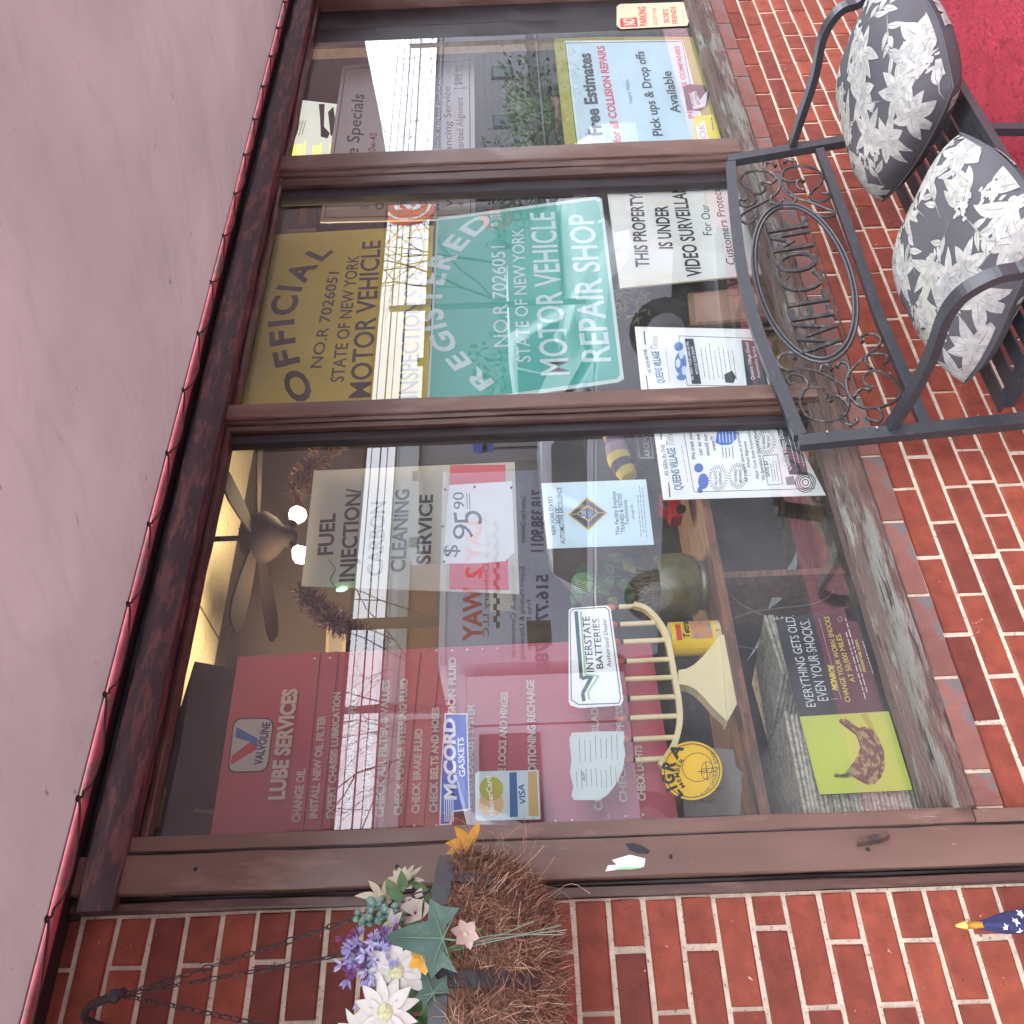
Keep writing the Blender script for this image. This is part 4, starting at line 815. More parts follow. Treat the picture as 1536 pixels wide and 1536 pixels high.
# red toy, striped toy, plaque
T = thing('red_plastic_toy', 'shiny red plastic toy car half hidden behind the lower newspaper page', 'toy', at(1020, 756, .22)); redp = mat('glossy_red_plastic', (.42, .012, .022), .18, .1, 10, coat=.6)
c = at(1008, 757, .22); prof = [(-.055, 0), (.055, 0), (.058, .018), (.05, .03), (.028, .034), (.016, .055), (-.018, .057), (-.036, .036), (-.056, .03)]
obj('body', MB().prism([c + Vector((x, -.02, z - .02)) for x, z in prof], (0, .045, 0)), redp, T)
obj('window', MB().prism([c + Vector((x, -.0215, z - .02)) for x, z in ((-.028, .037), (.020, .037), (.012, .05), (-.016, .052))], (0, .001, 0)), blk, T)
for x in (-.033, .033): obj('wheel', MB().lathe([(.006, 0), (.013, .001), (.013, .008), (.006, .009)], c + Vector((x, -.028, -.018)), 14, (0, 1, 0)), blk, T)
T = thing('striped_plush_toy', 'purple and yellow striped plush toy standing beside the left mullion', 'plush toy', at(962, 700, .3))
path = smoothpath([at(*p, .30) for p in ((915, 648), (922, 662), (926, 678), (930, 692), (938, 706), (944, 716))], 4); n = len(path); cs = [pm('d8c93a', .8), pm('7d5f92', .8), pm('9d8cb0', .8), pm('e0d24a', .8), pm('43264f', .8), pm('e0d24a', .8)]
for k in range(6):
    a, b_ = k * (n - 1) // 6, (k + 1) * (n - 1) // 6; obj('stripe', MB().tube(path[a:b_ + 1], [.024 + .012 * sin(pi * (i + .5) / n) for i in range(a, b_ + 1)], 14), cs[k], T, smooth=True)
S = Sheet('name_plaque', [(982, 690), (957, 690), (950, 634), (974, 628)], .14, pm('3d4148'), 'dark little plaque reading ARGENTINE beside the left mullion', 'plaque', .006); S.text('ARGENTINE', (976, 686), (970, 634), 9, pm('d8dce0'), .015); frame(S, [(980, 687), (960, 687), (953, 636), (972, 631)], 1, pm('d8dce0'), .6); S.done()
# leaning framed plaques
pw = mat('plaque_wood', (.22, .13, .09), .45, .3, 10, stretch=(1, 1, 5)); alu = mat('picture_frame_metal', (.7, .7, .72), .25, .1, 10, metal=.7)
for i, (x, m1, lab) in enumerate(((1062, pw, 'pale wooden plaque leaning frontmost of the row by the middle pane foot'), (1050, alu, 'silver edged picture frame leaning second in the row by the middle pane foot'), (1040, alu, 'silver edged picture frame leaning rearmost in the row by the middle pane foot'))):
    T = thing('wooden_plaque' if i == 0 else 'picture_frame', lab, 'plaque' if i == 0 else 'picture frame', at(1150, 470 + 12*i, .12 + .05*i)); yy = .11 + .05 * i; dy = i * 11
    q = [at(*p, yy) for p in ((1036 + 8*i, 488 + dy), (1032 + 6*i, 440 + dy), (1170, 425 + dy), (1178, 478 + dy))]
    obj('frame', MB().prism(q, (0, .012, 0)), m1, T)
    q2 = [(Vector(p) * .88 + sum((Vector(a) for a in q), Vector()) / 4 * .12) + Vector((0, -.001, 0)) for p in q]; obj('face', MB().prism(q2, (0, -.0015, 0)), mat('plaque_face', (.10, .085, .075), .3, .4, 14) if i else mat('plaque_face_pale', (.36, .22, .17), .4, .2, 14), T)
# bunch of dried material left of them
T = thing('dried_flower_bunch', 'grey green bunch of dried flowers standing in front of the dark backing, middle pane', 'dried flowers', at(985, 450, .2)); mb = MB()
for i in range(60):
    c = at(r3.uniform(925, 975), r3.uniform(430, 478), .2 + r3.uniform(-.04, .04)); leaf(mb, c, (r3.uniform(-1, 1), r3.uniform(-.5, .2), r3.uniform(-.2, 1)), (0, -1, 0), r3.uniform(.02, .045), .008)
obj('bunch', mb, mat('dried_green', (.14, .15, .09), .8, .4, 40), T)
# newspaper stacks
npm = mat('old_newsprint', (.62, .58, .49), .85, .2, 60, .0008, 120, dirt=(.36, .34, .29), dirt_amt=.5, dirt_scale=60)
def papers(lab, x0, x1, y0, y1, z0, z1, n, lean, rz):
    T = thing('newspaper_stack', lab, 'newspapers', ((x0+x1)/2, (y0+y1)/2, z0)); mb = MB()
    for i in range(n):
        z = z0 + (z1 - z0) * i / n; h = (z1 - z0) / n; o = lean * i / n; a = rz + r3.uniform(-.05, .05); cx, cy = (x0+x1)/2 + o + r3.uniform(-.005, .005), (y0+y1)/2 + r3.uniform(-.004, .004)
        vs = []
        for zz, g in ((z + h*.08, 0), (z + h*.5, .003), (z + h*.92, 0)):
            for sx, sy in ((-1,-1),(1,-1),(1,1),(-1,1)):
                X, Y_ = sx*((x1-x0)/2 + g), sy*((y1-y0)/2 + g); vs.append((cx + X*cos(a) - Y_*sin(a), max(cy + X*sin(a) + Y_*cos(a), .064), zz + .004 * sin((X + sy) * 9)))
        mb.add(vs, [(0,3,2,1), (8,9,10,11)] + [(4*j+k, 4*j+(k+1)%4, 4*j+4+(k+1)%4, 4*j+4+k) for j in (0, 1) for k in range(4)])
    obj('newspapers', mb, npm, T, kind='stuff'); return T
papers('tall stack of yellowing folded newspapers behind the banana card', .585, .83, .085, .40, .819, 1.095, 30, .0, .0)
papers('smaller leaning pile of newspapers behind the black poster', .88, 1.08, .16, .40, .819, 1.06, 24, .03, .35)
T = thing('grey_card_scrap', 'crumpled grey card scrap standing on the shelf right of the round decal', 'card', at(1110, 1170, .15)); obj('card', MB().prism([at(*p, .15) for p in ((1040, 1120), (1100, 1124), (1104, 1150), (1114, 1160), (1110, 1222), (1030, 1225), (1025, 1150))], (0, .004, .004)), mat('grey_card', (.20, .19, .17), .8, .2, 9, .004, 20, dirt=(.12, .08, .06), dirt_amt=.4, dirt_scale=10), T)
# torn silver foil, cables, dead leaves
T = thing('torn_foil_strip', 'torn pale foil strip hanging in the dark under the shelf', 'foil strip', at(1240, 840, .3)); obj('foil', MB().poly([at(*p, .30) for p in ((1195, 826), (1190, 838), (1178, 860), (1165, 868), (1180, 872), (1192, 866), (1196, 845))]).poly([at(*p, .31) for p in ((1160, 888), (1175, 886), (1172, 900), (1152, 914))]).poly([at(*p, .31) for p in ((1148, 935), (1160, 930), (1150, 955), (1130, 980), (1120, 992), (1134, 968), (1144, 948))]), mat('foil', (.55, .58, .6), .35, .2, 30, metal=.5), T)
cab = mat('old_cable', (.10, .09, .075), .6, .3, 20)
for pts, nm in (((( 1095, 930), (1130, 918), (1170, 912), (1210, 908), (1235, 900), (1252, 886)), 'grey cable curving across the dark below the shelf'), (((1085, 880), (1110, 905), (1150, 925), (1200, 936)), 'thin cable crossing down behind the black poster'), (((1080, 975), (1110, 970), (1150, 976), (1175, 968)), 'short pale wire lying above the small newspaper pile')):
    T = thing('loose_cable', nm, 'cable', at(*pts[0], .22)); obj('cable', MB().tube(smoothpath([at(*p, .24) for p in pts], 4), .0022, 6), cab, T)
mb = MB(); dl = MB()
for i in range(46):
    x = r3.uniform(.9, 1.7) if i < 34 else r3.uniform(2.2, 3.6); c = Vector((x, r3.uniform(.07, .2), .824)); leaf(mb if i % 3 else dl, c, (r3.uniform(-1, 1), r3.uniform(-1, 1), r3.uniform(0, .5)), (r3.uniform(-.4, .4), 0, 1), r3.uniform(.012, .035), r3.uniform(.007, .02), r3.uniform(-.6, .6))
o = obj('dead_leaves', mb, mat('dead_leaf', (.19, .13, .075), .8, .4, 50)); tag(o, 'brown dead leaves scattered on the display floor inside the window', 'dead leaves', kind='stuff')
o = obj('yellow_leaves', dl, mat('yellow_leaf', (.34, .27, .08), .7, .4, 50)); tag(o, 'yellowing curled leaves scattered on the display floor', 'dead leaves', kind='stuff')
# house plants behind the right pane
def houseplant(lab, base, n, mats, seed, L=(.12, .3), W=(.010, .02), spread=.9, pot=True):
    r = random.Random(seed); T = thing('house_plant', lab, 'house plant', base); base = Vector(base); m1 = MB()
    for i in range(n):
        a = r.uniform(0, 2*pi); e = r.uniform(.2, spread); d = Vector((cos(a)*e, sin(a)*e*.5, 1)); leaf(m1, base + Vector((r.uniform(-.05, .05), r.uniform(-.03, .03), .08)), d, (-cos(a), -sin(a) - .3, .5), r.uniform(*L), r.uniform(*W), r.uniform(.1, .9), 7)
    obj('leaves', m1, mats, T, smooth=True)
    if pot: obj('pot', MB().lathe([(.055, 0), (.075, .09), (.08, .09), (.08, .105), (.068, .105), (.066, .09)], base - Vector((0, 0, .02)), 20), mat('terracotta', (.22, .10, .06), .8, .2, 14), T, smooth=True)
    return T
lg1 = mat('house_leaf', (.06, .20, .06), .45, .35, 14, dirt=(.12, .22, .07), dirt_amt=.35, dirt_scale=9)
T = thing('plant_rack', 'dim wire plant rack behind the right pane', 'rack', (3.55, .35, .82)); obj('rack_shelf', MB().box(2.98, 4.1, .18, .55, 1.36, 1.375), mat('rack_grey', (.09, .09, .085), .6), T)
for x in (3.0, 4.08): obj('rack_leg', MB().box(x - .01, x + .01, .2, .22, .82, 1.36), MATS['rack_grey'], T)
houseplant('spider plant with long thin leaves left behind the right pane', (3.22, .26, 1.376), 70, lg1, 5)
houseplant('spider plant with arching leaves right of its twin behind the right pane', (3.62, .28, 1.376), 70, mat('house_leaf_pale', (.07, .17, .06), .45, .35, 14, dirt=(.25, .27, .10), dirt_amt=.3, dirt_scale=12), 6)
houseplant('pale bushy spider plant nearest the glass behind the right pane', (3.42, .17, 1.376), 60, MATS['house_leaf_pale'], 15, (.12, .26), (.010, .02), 1.1)
houseplant('broad leaved plant climbing against the right mullion', (3.08, .20, 1.48), 15, mat('broad_leaf', (.020, .075, .022), .4, .3, 8), 8, (.10, .22), (.045, .075), .7, False)
houseplant('drooping dark plant right of the OFFICIAL sign in the middle pane', (2.86, .28, 1.50), 14, MATS['broad_leaf'], 12, (.12, .2), (.03, .05), .8, False)
T = thing('stuffed_doll', 'orange and brown stuffed doll seated among the plants', 'doll', (3.42, .40, 1.376)); dm = mat('doll_cloth', (.36, .19, .10), .9, .4, 20, .002, 60)
obj('body', MB().ball((3.42, .40, 1.44), .055, 12, 8, (1, .8, 1.3)), dm, T, smooth=True); obj('head', MB().ball((3.42, .39, 1.55), .045, 12, 8), mat('doll_face', (.42, .27, .17), .8), T, smooth=True)
for s in (-1, 1): obj('arm', MB().tube([(3.42 + s*.05, .39, 1.49), (3.42 + s*.10, .37, 1.45), (3.42 + s*.12, .35, 1.40)], [.016, .014, .011], 8), dm, T, smooth=True)
# tinsel garlands, small lights
def tinsel(lab, pts, Y_, seed):
    r = random.Random(seed); path = smoothpath([at(*p, Y_) for p in pts], 6); T = thing('tinsel_garland', lab, 'tinsel garland', path[-1]); obj('cord', MB().tube(path, .0015, 4), blk, T)
    for nm, m, k in (('silver_tinsel', mat('tinsel_silver', (.45, .42, .42), .25, .3, 30, metal=.9), 700), ('violet_tinsel', mat('tinsel_violet', (.25, .12, .26), .3, .3, 30, metal=.8), 500), ('brown_tinsel', mat('tinsel_brown', (.20, .10, .07), .3, .3, 30, metal=.8), 500)):
        mb = MB()
        for i in range(k):
            p = path[r.randrange(len(path))] + Vector([r.uniform(-.01, .01) for _ in range(3)]); d = Vector([r.gauss(0, 1) for _ in range(3)]).normalized() * r.uniform(.025, .05); s = d.cross(Vector((r.random(), 1, r.random()))).normalized() * .0010
            mb.add([p - s, p + s, p + d + s, p + d - s], [(0, 1, 2, 3)])
        obj(nm, mb, m, T, kind='stuff')
tinsel('frizzy silver and violet tinsel garland draped right of the ceiling fan', ((524, 646), (510, 660), (494, 672), (480, 688), (464, 702), (452, 720), (446, 742)), .5, 1)
tinsel('frizzy dark tinsel garland draped left of the cream price sign', ((452, 888), (468, 898), (482, 915), (498, 930), (520, 938), (545, 955), (575, 975)), .5, 2)
for px, py, lab in ((512, 884, 'small green glowing bulb at the lower corner of the cream price sign'), (624, 650, 'small green glowing bulb high beside the left mullion')):
    T = thing('green_light', lab, 'string light', at(px, py, .07)); c = at(px, py, .07); obj('bulb', MB().lathe([(.003, -.012), (.005, -.004), (.0065, .004), (.003, .014)], c, 10, (.2, 0, -1)), mat('green_bulb', (.2, .8, .25), .3, 0, emit=(.15, 1, .25), estr=2.2), T, smooth=True)
    obj('wire', MB().tube(smoothpath([c + Vector((0, 0, .01)), c + Vector((.03, .0, .03)), c + Vector((.06, 0, .02)), c + Vector((.09, 0, .04))], 3), .001, 4), blk, T)
T = thing('teal_ornament', 'glassy teal ornament at the corner of the price board', 'ornament', at(494, 328, .33)); obj('ball', MB().ball(at(494, 328, .33), .022, 14, 10), mat('teal_glass', (.12, .42, .45), .15, .4, 60, metal=.4), T, smooth=True)
S = Sheet('framed_photo', [(488, 985), (490, 934), (520, 932), (518, 983)], 1.9, pm('6b5a44'), 'dim framed photo hanging on the back wall between garland and poster', 'picture frame', .02); S.poly([(493, 980), (494, 939), (515, 937), (513, 978)], pm('4a4236')); S.done()
S = Sheet('picture_frame', [(432, 345), (440, 300), (478, 296), (474, 342)], .9, pm('2c2621'), 'dark picture frame hanging over the OFFICIAL sign', 'picture frame', .02); S.poly([(446, 338), (450, 312), (462, 311), (458, 338)], pm('a8742e')); S.done()

# ================================================================== BENCH
steel = mat('black_powder_steel', (.026, .028, .034), .36, .15, 20, .0003, 200, spec=.6, dirt=(.05, .05, .055), dirt_amt=.12, dirt_scale=60)
worns = mat('worn_scroll_iron', (.035, .032, .033), .36, .25, 60, .0004, 160, metal=.3, dirt=(.12, .085, .075), dirt_amt=.3, dirt_scale=70)
BPn = Vector((0, -1, .19)).normalized(); BPp = Vector((1.5, -.085, .965))
bp_ = lambda x, y: atpl(x, y, BPp, BPn)
bench = thing('garden_bench', 'black steel garden bench with a WELCOME scrollwork back against the brick wall', 'bench', (2.1, -.35, -.05))
up_ = BPn
obj('top_rail', MB().strap(smoothpath([bp_(*p) for p in ((1096, 246), (1101, 310), (1108, 372), (1118, 433), (1134, 491), (1152, 540), (1173, 590), (1200, 656))], 4), .024, .032, up_), steel, bench)
obj('bottom_rail', MB().strap([bp_(*p) for p in ((1229, 226), (1248, 276), (1282, 370), (1318, 475), (1357, 566), (1388, 640))], .022, .026, up_), steel, bench)
PL = [bp_(1204, 664), bp_(1385, 646)]; PR = [bp_(1096, 241), bp_(1232, 218)]
def extend(a, b, z): d = b - a; return a + d * ((z - a.z) / d.z)
for nm, P in (('left', PL), ('right', PR)):
    low = extend(P[0], P[1], .36); fl_ = Vector((low.x, low.y + .02, -.05))
    obj('back_post', MB().bar(P[0] + (P[0]-P[1]).normalized()*.01, low, .026, .034, (1, 0, 0)), steel, bench)
    obj('rear_leg', MB().bar(low, fl_, .026, .034, (1, 0, 0)), steel, bench)
XL, XR = PL[0].x, PR[0].x
el0 = bp_(1206, 543 - 0); c1 = bp_(1240, 543); c2 = bp_(1174, 306); d1 = bp_(1124, 392); d2 = bp_(1291, 452)
ec = (c1 + c2) / 2; eu = (c2 - c1) / 2; ev = (d1 - d2) / 2; ev = ev - ev.dot(eu.normalized()) * eu.normalized()
for s_, nm in ((1.0, 'oval_ring'), (.955, 'oval_ring')):
    pts = [ec + eu * cos(2*pi*k/56) * s_ + ev * sin(2*pi*k/56) * (s_ if s_ == 1 else .925) for k in range(57)]; obj(nm, MB().tube(pts, .0048, 8, False), steel, bench, smooth=True)
obj('lettering_rail', MB().tube([bp_(1144, 326), bp_(1171, 420), bp_(1199, 524)], .0034, 6), worns, bench); obj('lettering_rail', MB().tube([bp_(1205, 317), bp_(1240, 418), bp_(1272, 520)], .0034, 6), worns, bench)
mb = MB(); P0, P1 = bp_(1267, 524), bp_(1207, 326); hh = (bp_(1197, 524) - bp_(1270, 524)).length * .93
lay_text(mb, 'WELCOME', P0, P1, hh, BPn, .0, 0, -.003, .008); obj('welcome_letters', mb, worns, bench)
def c5(l): return [(1080 + x/4.8, 200 + y/4.8) for x, y in l]
def c4(l): return [(1136 + x/3.84, 350 + y/3.84) for x, y in l]
scr = [c5([(185,484),(150,478),(140,508),(180,528),(235,512),(258,468),(215,415),(165,380),(148,335),(180,290),(250,270),(330,272),(385,292),(402,330),(375,358),(330,352),(292,362)]),
 c5([(250,440),(300,432),(326,400),(315,370),(288,362)]), c5([(400,238),(370,213),(335,217),(325,248),(350,278),(415,330),(432,390),(390,450),(310,500),(230,540),(165,580),(145,620),(190,648),(240,632),(258,605),(244,594)]),
 c5([(545,240),(540,205),(490,190),(465,215)]), c5([(610,410),(565,395),(552,360),(585,335),(600,350)]),
 c5([(560,345),(490,348),(447,322),(460,270),(530,240),(620,238),(700,268),(738,320),(720,370),(670,415),(645,455),(680,490),(740,490),(785,470),(788,435),(740,428)]),
 c5([(450,300),(445,360),(480,430),(560,470),(660,500),(760,540),(812,560),(825,588),(780,606),(730,600),(690,585)]), c5([(445,480),(430,502),(390,506),(364,490),(375,450)]), c5([(460,480),(490,506),(535,496),(540,465),(500,420)]),
 c4([(217,724),(210,692),(160,690),(120,728),(132,770),(190,790),(260,780),(350,800),(430,838),(490,880),(527,950),(510,1040),(450,1076),(360,1082),(290,1058),(250,1000),(250,930),(290,890),(350,885),(395,910),(402,940),(385,960)]),
 c4([(215,862),(185,866),(173,832),(210,812),(265,830),(290,870),(270,905),(245,960)]), c4([(425,968),(420,945),(455,938),(500,960),(525,1000)]), c4([(430,786),(400,756),(370,768),(362,800)]),
 c4([(460,772),(480,745),(515,750),(532,790),(515,840),(518,900),(540,950),(600,1000),(680,1006),(770,980),(822,930),(805,860),(740,810),(670,790),(620,818),(608,852),(640,880),(668,886)]),
 c4([(605,628),(598,598),(650,580),(706,602),(700,650),(650,690),(590,740),(540,790),(520,840)]), c4([(730,750),(752,736),(745,702),(700,690),(640,700),(622,740),(655,782)]), c4([(650,908),(630,895),(590,903),(555,950)]),
 c4([(488,1050),(500,1086),(540,1102),(576,1086),(570,1068)]), c4([(700,1008),(722,1050),(700,1086),(652,1076),(630,1060)])]
for l in scr:
    P = smoothpath([bp_(*p) for p in l], 4); obj('scroll', MB().tube(P, [.0045 + (.0022 if i in (0, len(P)-1) else 0) for i in range(len(P))], 6), worns, bench, smooth=True)
# arms
ax = XL - .0
la = [atx(x, y, XL) for x, y in ((1322, 656), (1340, 634), (1368, 590), (1397, 532), (1416, 478), (1438, 446), (1466, 426), (1500, 411), (1536, 403))]
e = la[-1]; la += [e + Vector((0, -.06, -.035)), Vector((XL, e.y - .09, .55)), Vector((XL, e.y - .08, -.05))]
obj('arm', MB().strap(smoothpath(la, 4), .034, .020, (1, 0, 0)), steel, bench)
dl_ = [(q.y - la[0].y, q.z - la[0].z) for q in la]
ra0 = atx(1184, 229, XR); ra = [atx(x, y, XR) for x, y in ((1184, 229), (1201, 177), (1222, 113), (1232, 62), (1245, 33), (1264, 12), (1292, 0))]
e = ra[-1]; ra += [Vector((XR, la[-3].y, e.z - .04)), Vector((XR, la[-2].y, .5)), Vector((XR, la[-1].y, -.05))]
obj('arm', MB().strap(smoothpath(ra, 4), .034, .020, (1, 0, 0)), steel, bench)
# seat
SZ = .50; yb = extend(PL[0], PL[1], SZ).y
YF = atz(1456, 160, SZ - .01).y
for x in (XL + .02, XR - .02): obj('seat_side_rail', MB().bar((x, yb - .01, SZ - .018), (x, YF, SZ - .022), .03, .03), steel, bench)
for i in range(7):
    t = (i + .35) / 7; y = yb + .0 + (YF - yb) * t; obj('seat_slat', MB().bar((XL, y, SZ - .012*sin(pi*t)), (XR, y, SZ - .012*sin(pi*t)), (.042), .006, (0, 0, 1)), steel, bench)
for P in ((1237, 651), (1311, 645)): obj('rivet', MB().ball(bp_(*P) + Vector((-.008, -.018, 0)), .0035, 8, 6), mat('rivet_steel', (.4, .36, .33), .4, metal=.8), bench)
obj('front_rail', MB().bar((XL, YF, SZ - .012), (XR, YF, SZ - .012), .022, .022), steel, bench)
# ---- cushions
cloth = mat('charcoal_cushion_cloth', (.060, .058, .068), .85, .12, 12, .0006, 350); ptl = [mat('printed_petal', (.33, .325, .31), .85, .16, 30, dirt=(.25, .25, .25), dirt_amt=.45, dirt_scale=40), mat('printed_leaf', (.25, .25, .22), .85, .22, 40, dirt=(.31, .31, .29), dirt_amt=.5, dirt_scale=30), mat('printed_vein', (.13, .13, .14), .9)]
def pillow(lab, C4, thick, seed, n_out):
    """C4: corners (back-left, back-right, front-right, front-left) of the seam square"""
    A, B, C, D = [Vector(c) for c in C4]; ctr = (A + B + C + D) / 4; A, B, C, D = [ctr + (c - ctr) * 1.07 for c in (A, B, C, D)]; N = ((C - A).cross(D - B)).normalized()
    if N.z < 0: N = -N
    T = thing('floral_cushion', lab, 'cushion', ctr); r = random.Random(seed); ph = r.random() * 6
    def P(u, v, side=1, lift=0):
        U_ = .5 + (u-.5) * (1 - .13*(2*v-1)**2); V_ = .5 + (v-.5) * (1 - .13*(2*u-1)**2); u0, v0 = u, v; u, v = U_, V_; s = A*(1-u)*(1-v) + B*u*(1-v) + C*u*v + D*(1-u)*v
        u, v = u0, v0; e = (1 - abs(2*u-1)**4) * (1 - abs(2*v-1)**4); e = max(e, 0)
        pinch = .055 * (1 - (1 - abs(2*u-1)**2)) * 0; mid = (ctr - s) * .02 * sin(9*u + ph)
        return s + mid + N * side * (thick/2 * e ** .52 + .004 * sin(7*u + ph) * sin(6*v + ph) * e + lift)
    mb = MB(); mb.grid(lambda u, v: P(u, v, 1), 30, 30); mb.grid(lambda u, v: P(v, u, -1), 30, 30); o = obj('cover', mb, cloth, T, smooth=True)
    seam = [P(u/20, 0, 0) for u in range(20)] + [P(1, u/20, 0) for u in range(20)] + [P(1 - u/20, 1, 0) for u in range(20)] + [P(0, 1 - u/20, 0) for u in range(21)]
    obj('seam_piping', MB().tube(seam, .0028, 6), cloth, T)
    sets = [MB(), MB(), MB()]
    def drape(mb, poly_fn, nu, nv, lift, side):
        vs = []
        for j in range(nv + 1):
            for i in range(nu + 1):
                u, v = poly_fn(i / nu, j / nv); vs.append(P(min(max(u, .004), .996), min(max(v, .004), .996), side, lift))
        mb.add(vs, [(j*(nu+1)+i, j*(nu+1)+i+1, (j+1)*(nu+1)+i+1, (j+1)*(nu+1)+i) for j in range(nv) for i in range(nu)])
    def petal(k, cx, cy, a, L, W, side, lift, curl=0):
        def f(s, t):
            w = W * (sin(pi * min(1, (.04 + .94 * t)) ** .8)) * (s - .5); aa = a + curl * t
            return cx + cos(aa)*L*t - sin(aa)*w, cy + sin(aa)*L*t + cos(aa)*w
        drape(sets[k], f, 2, 7, lift, side)
        def g(s, t): w = .004 * (s - .5) * (1 - t); aa = a + curl*t; return cx + cos(aa)*L*t*.92 - sin(aa)*w, cy + sin(aa)*L*t*.92 + cos(aa)*w
        if L > .09 and k < 2: drape(sets[2], g, 1, 7, lift + .0007, side)
    for side in (1, -1):
        pts = []
        for tries in range(400):
            x, y = r.uniform(.03, .97), r.uniform(.03, .97)
            if all((x-a)**2 + (y-b)**2 > .148**2 for a, b in pts): pts.append((x, y))
            if len(pts) >= (30 if side == 1 else 16): break
        for i, (x, y) in enumerate(pts):
            a0 = r.uniform(0, 6.28); big = i % 3
            if big == 0:                                   # big open flower
                for k in range(7): petal(0, x, y, a0 + k*.9 + r.uniform(-.12, .12), r.uniform(.13, .19), .068, side, .0012 + .00005*k, r.uniform(-.3, .3))
                for k in range(16): petal(0, x + r.uniform(-.02, .02), y + r.uniform(-.02, .02), r.uniform(0, 6.28), r.uniform(.03, .06), .018, side, .0024)
            elif big == 1:                                 # frilly cluster with leaves
                for k in range(4): petal(1, x, y, a0 + k*.55 + r.uniform(-.1, .1), r.uniform(.17, .25), .065, side, .0010 + .00005*k, r.uniform(-.4, .4))
                for k in range(34): petal(0, x + r.gauss(0, .028), y + r.gauss(0, .028), r.uniform(0, 6.28), r.uniform(.018, .045), .022, side, .0022)
            else:                                          # spray of leaves on a stem
                for k in range(5): petal(1 if k % 2 else 0, x + cos(a0)*.035*k, y + sin(a0)*.035*k, a0 + (1 if k % 2 else -1) * r.uniform(.5, .9), r.uniform(.07, .12), .035, side, .0011 + .00005*k, r.uniform(-.3, .3))
                petal(1, x - cos(a0)*.08, y - sin(a0)*.08, a0, .30, .008, side, .0009)
    for mb, m, nm in zip(sets, ptl, ('flower_print', 'leaf_print', 'vein_print')): obj(nm, mb, m, T, smooth=True, kind='stuff')
    return T
a = [atz(1344, 398, .67), atz(1441, 192, .61), atz(1575, 325, .55), atz(1448, 592, .56)]
pillow('grey floral cushion lying at the near left end of the bench seat', a, .165, 11, 1)
a = [atz(1322, 318, .60), atz(1268, 120, .70), atz(1350, -75, .68), atz(1440, 130, .56)]
pillow('grey floral cushion propped at the far right end of the bench seat', a, .19, 21, 1)
# ================================================================== HANGING FLOWER BASKET
bc = Vector((.235, -.262, 1.800)); BR = .205
T = thing('hanging_flower_basket', 'coconut fibre hanging basket of artificial flowers in a flat iron frame left of the window', 'flower basket', (bc.x, bc.y, 1.62))
iron = mat('basket_iron', (.028, .030, .036), .42, .2, 30, spec=.5)
n = 48; rim = [bc + Vector((BR*cos(2*pi*k/n), BR*sin(2*pi*k/n), 0)) for k in range(n + 1)]
vs = []; 
for k in range(n):
    for dr, dz in ((0, -.013), (.003, -.013), (.003, .013), (0, .013)): a = 2*pi*k/n; vs.append(bc + Vector(((BR+dr)*cos(a), (BR+dr)*sin(a), dz)))
mb = MB().add(vs, [(4*k+j, 4*((k+1) % n)+j, 4*((k+1) % n)+(j+1) % 4, 4*k+(j+1) % 4) for k in range(n) for j in range(4)]); obj('rim_band', mb, iron, T)
prof = [(BR-.004, -.012), (BR-.008, -.05), (BR-.02, -.09), (BR-.05, -.128), (BR-.10, -.150), (.0, -.156)]
for k in range(8):
    a = 2*pi*(k + .02)/8 - 1.62; obj('basket_strap', MB().strap([bc + Vector((cos(a)*(r+.004), sin(a)*(r+.004), z)) for r, z in prof[:5]] + [bc + Vector((0, 0, -.160))], .022, .003, (-sin(a), cos(a), 0)), iron, T)
coco = mat('coconut_fibre', (.15, .08, .048), .95, .45, 22, .006, 60, dirt=(.17, .09, .055), dirt_amt=.5, dirt_scale=40)
rr = random.Random(9); mb = MB(); n2, m2_ = 60, 22
def cp(u, v):
    a = 2*pi*u; i = v * (len(prof) - 1); j = min(int(i), len(prof) - 2); t = i - j; r = prof[j][0]*(1-t) + prof[j+1][0]*t; z = prof[j][1]*(1-t) + prof[j+1][1]*t
    k8 = abs(sin((a + 1.62) * 4 - .06)); b = .004 + .012 * k8 + .004 * sin(a*23 + v*11) * sin(v*17); return bc + Vector(((r - .006 + b)*cos(a), (r - .006 + b)*sin(a), z + .004 * sin(a*9)))
obj('fibre_liner', MB().grid(cp, n2, m2_), coco, T, smooth=True)
for nm, m, cnt, th in (('brown_fibres', mat('fibre_brown', (.19, .10, .06), .85, .5, 50), 9000, .0005), ('pale_fibres', mat('fibre_pale', (.40, .26, .17), .8, .4, 50), 3600, .00038), ('dark_fibres', mat('fibre_dark', (.06, .027, .017), .9, .4, 50), 4000, .0006)):
    mb = MB()
    for i in range(cnt):
        u = rr.random(); v = rr.random() ** .8 * .9
        if abs(sin((2*pi*u + 1.62) * 4 - .06)) < .16: continue
        p = cp(u, v); a = 2*pi*u; o = Vector((cos(a), sin(a), -.2 - v)).normalized(); tdir = Vector((-sin(a), cos(a), 0)); L = rr.uniform(.02, .055)
        d = (tdir * rr.gauss(0, 1) + Vector((0, 0, 1)) * rr.gauss(0, .8) + o * rr.uniform(-.3, .3)).normalized(); q1 = p + o * rr.uniform(.002, .008) + d * L * .5; c2_ = q1 + (d + Vector([rr.gauss(0, .6) for _ in range(3)])).normalized() * L * .5
        s = d.cross(o); s = (s.normalized() if s.length > .01 else tdir) * th; mb.add([p - s, p + s, q1 + s, q1 - s, c2_], [(0, 1, 2, 3), (3, 2, 4)])
    obj(nm, mb, m, T, kind='stuff')
mb = MB()
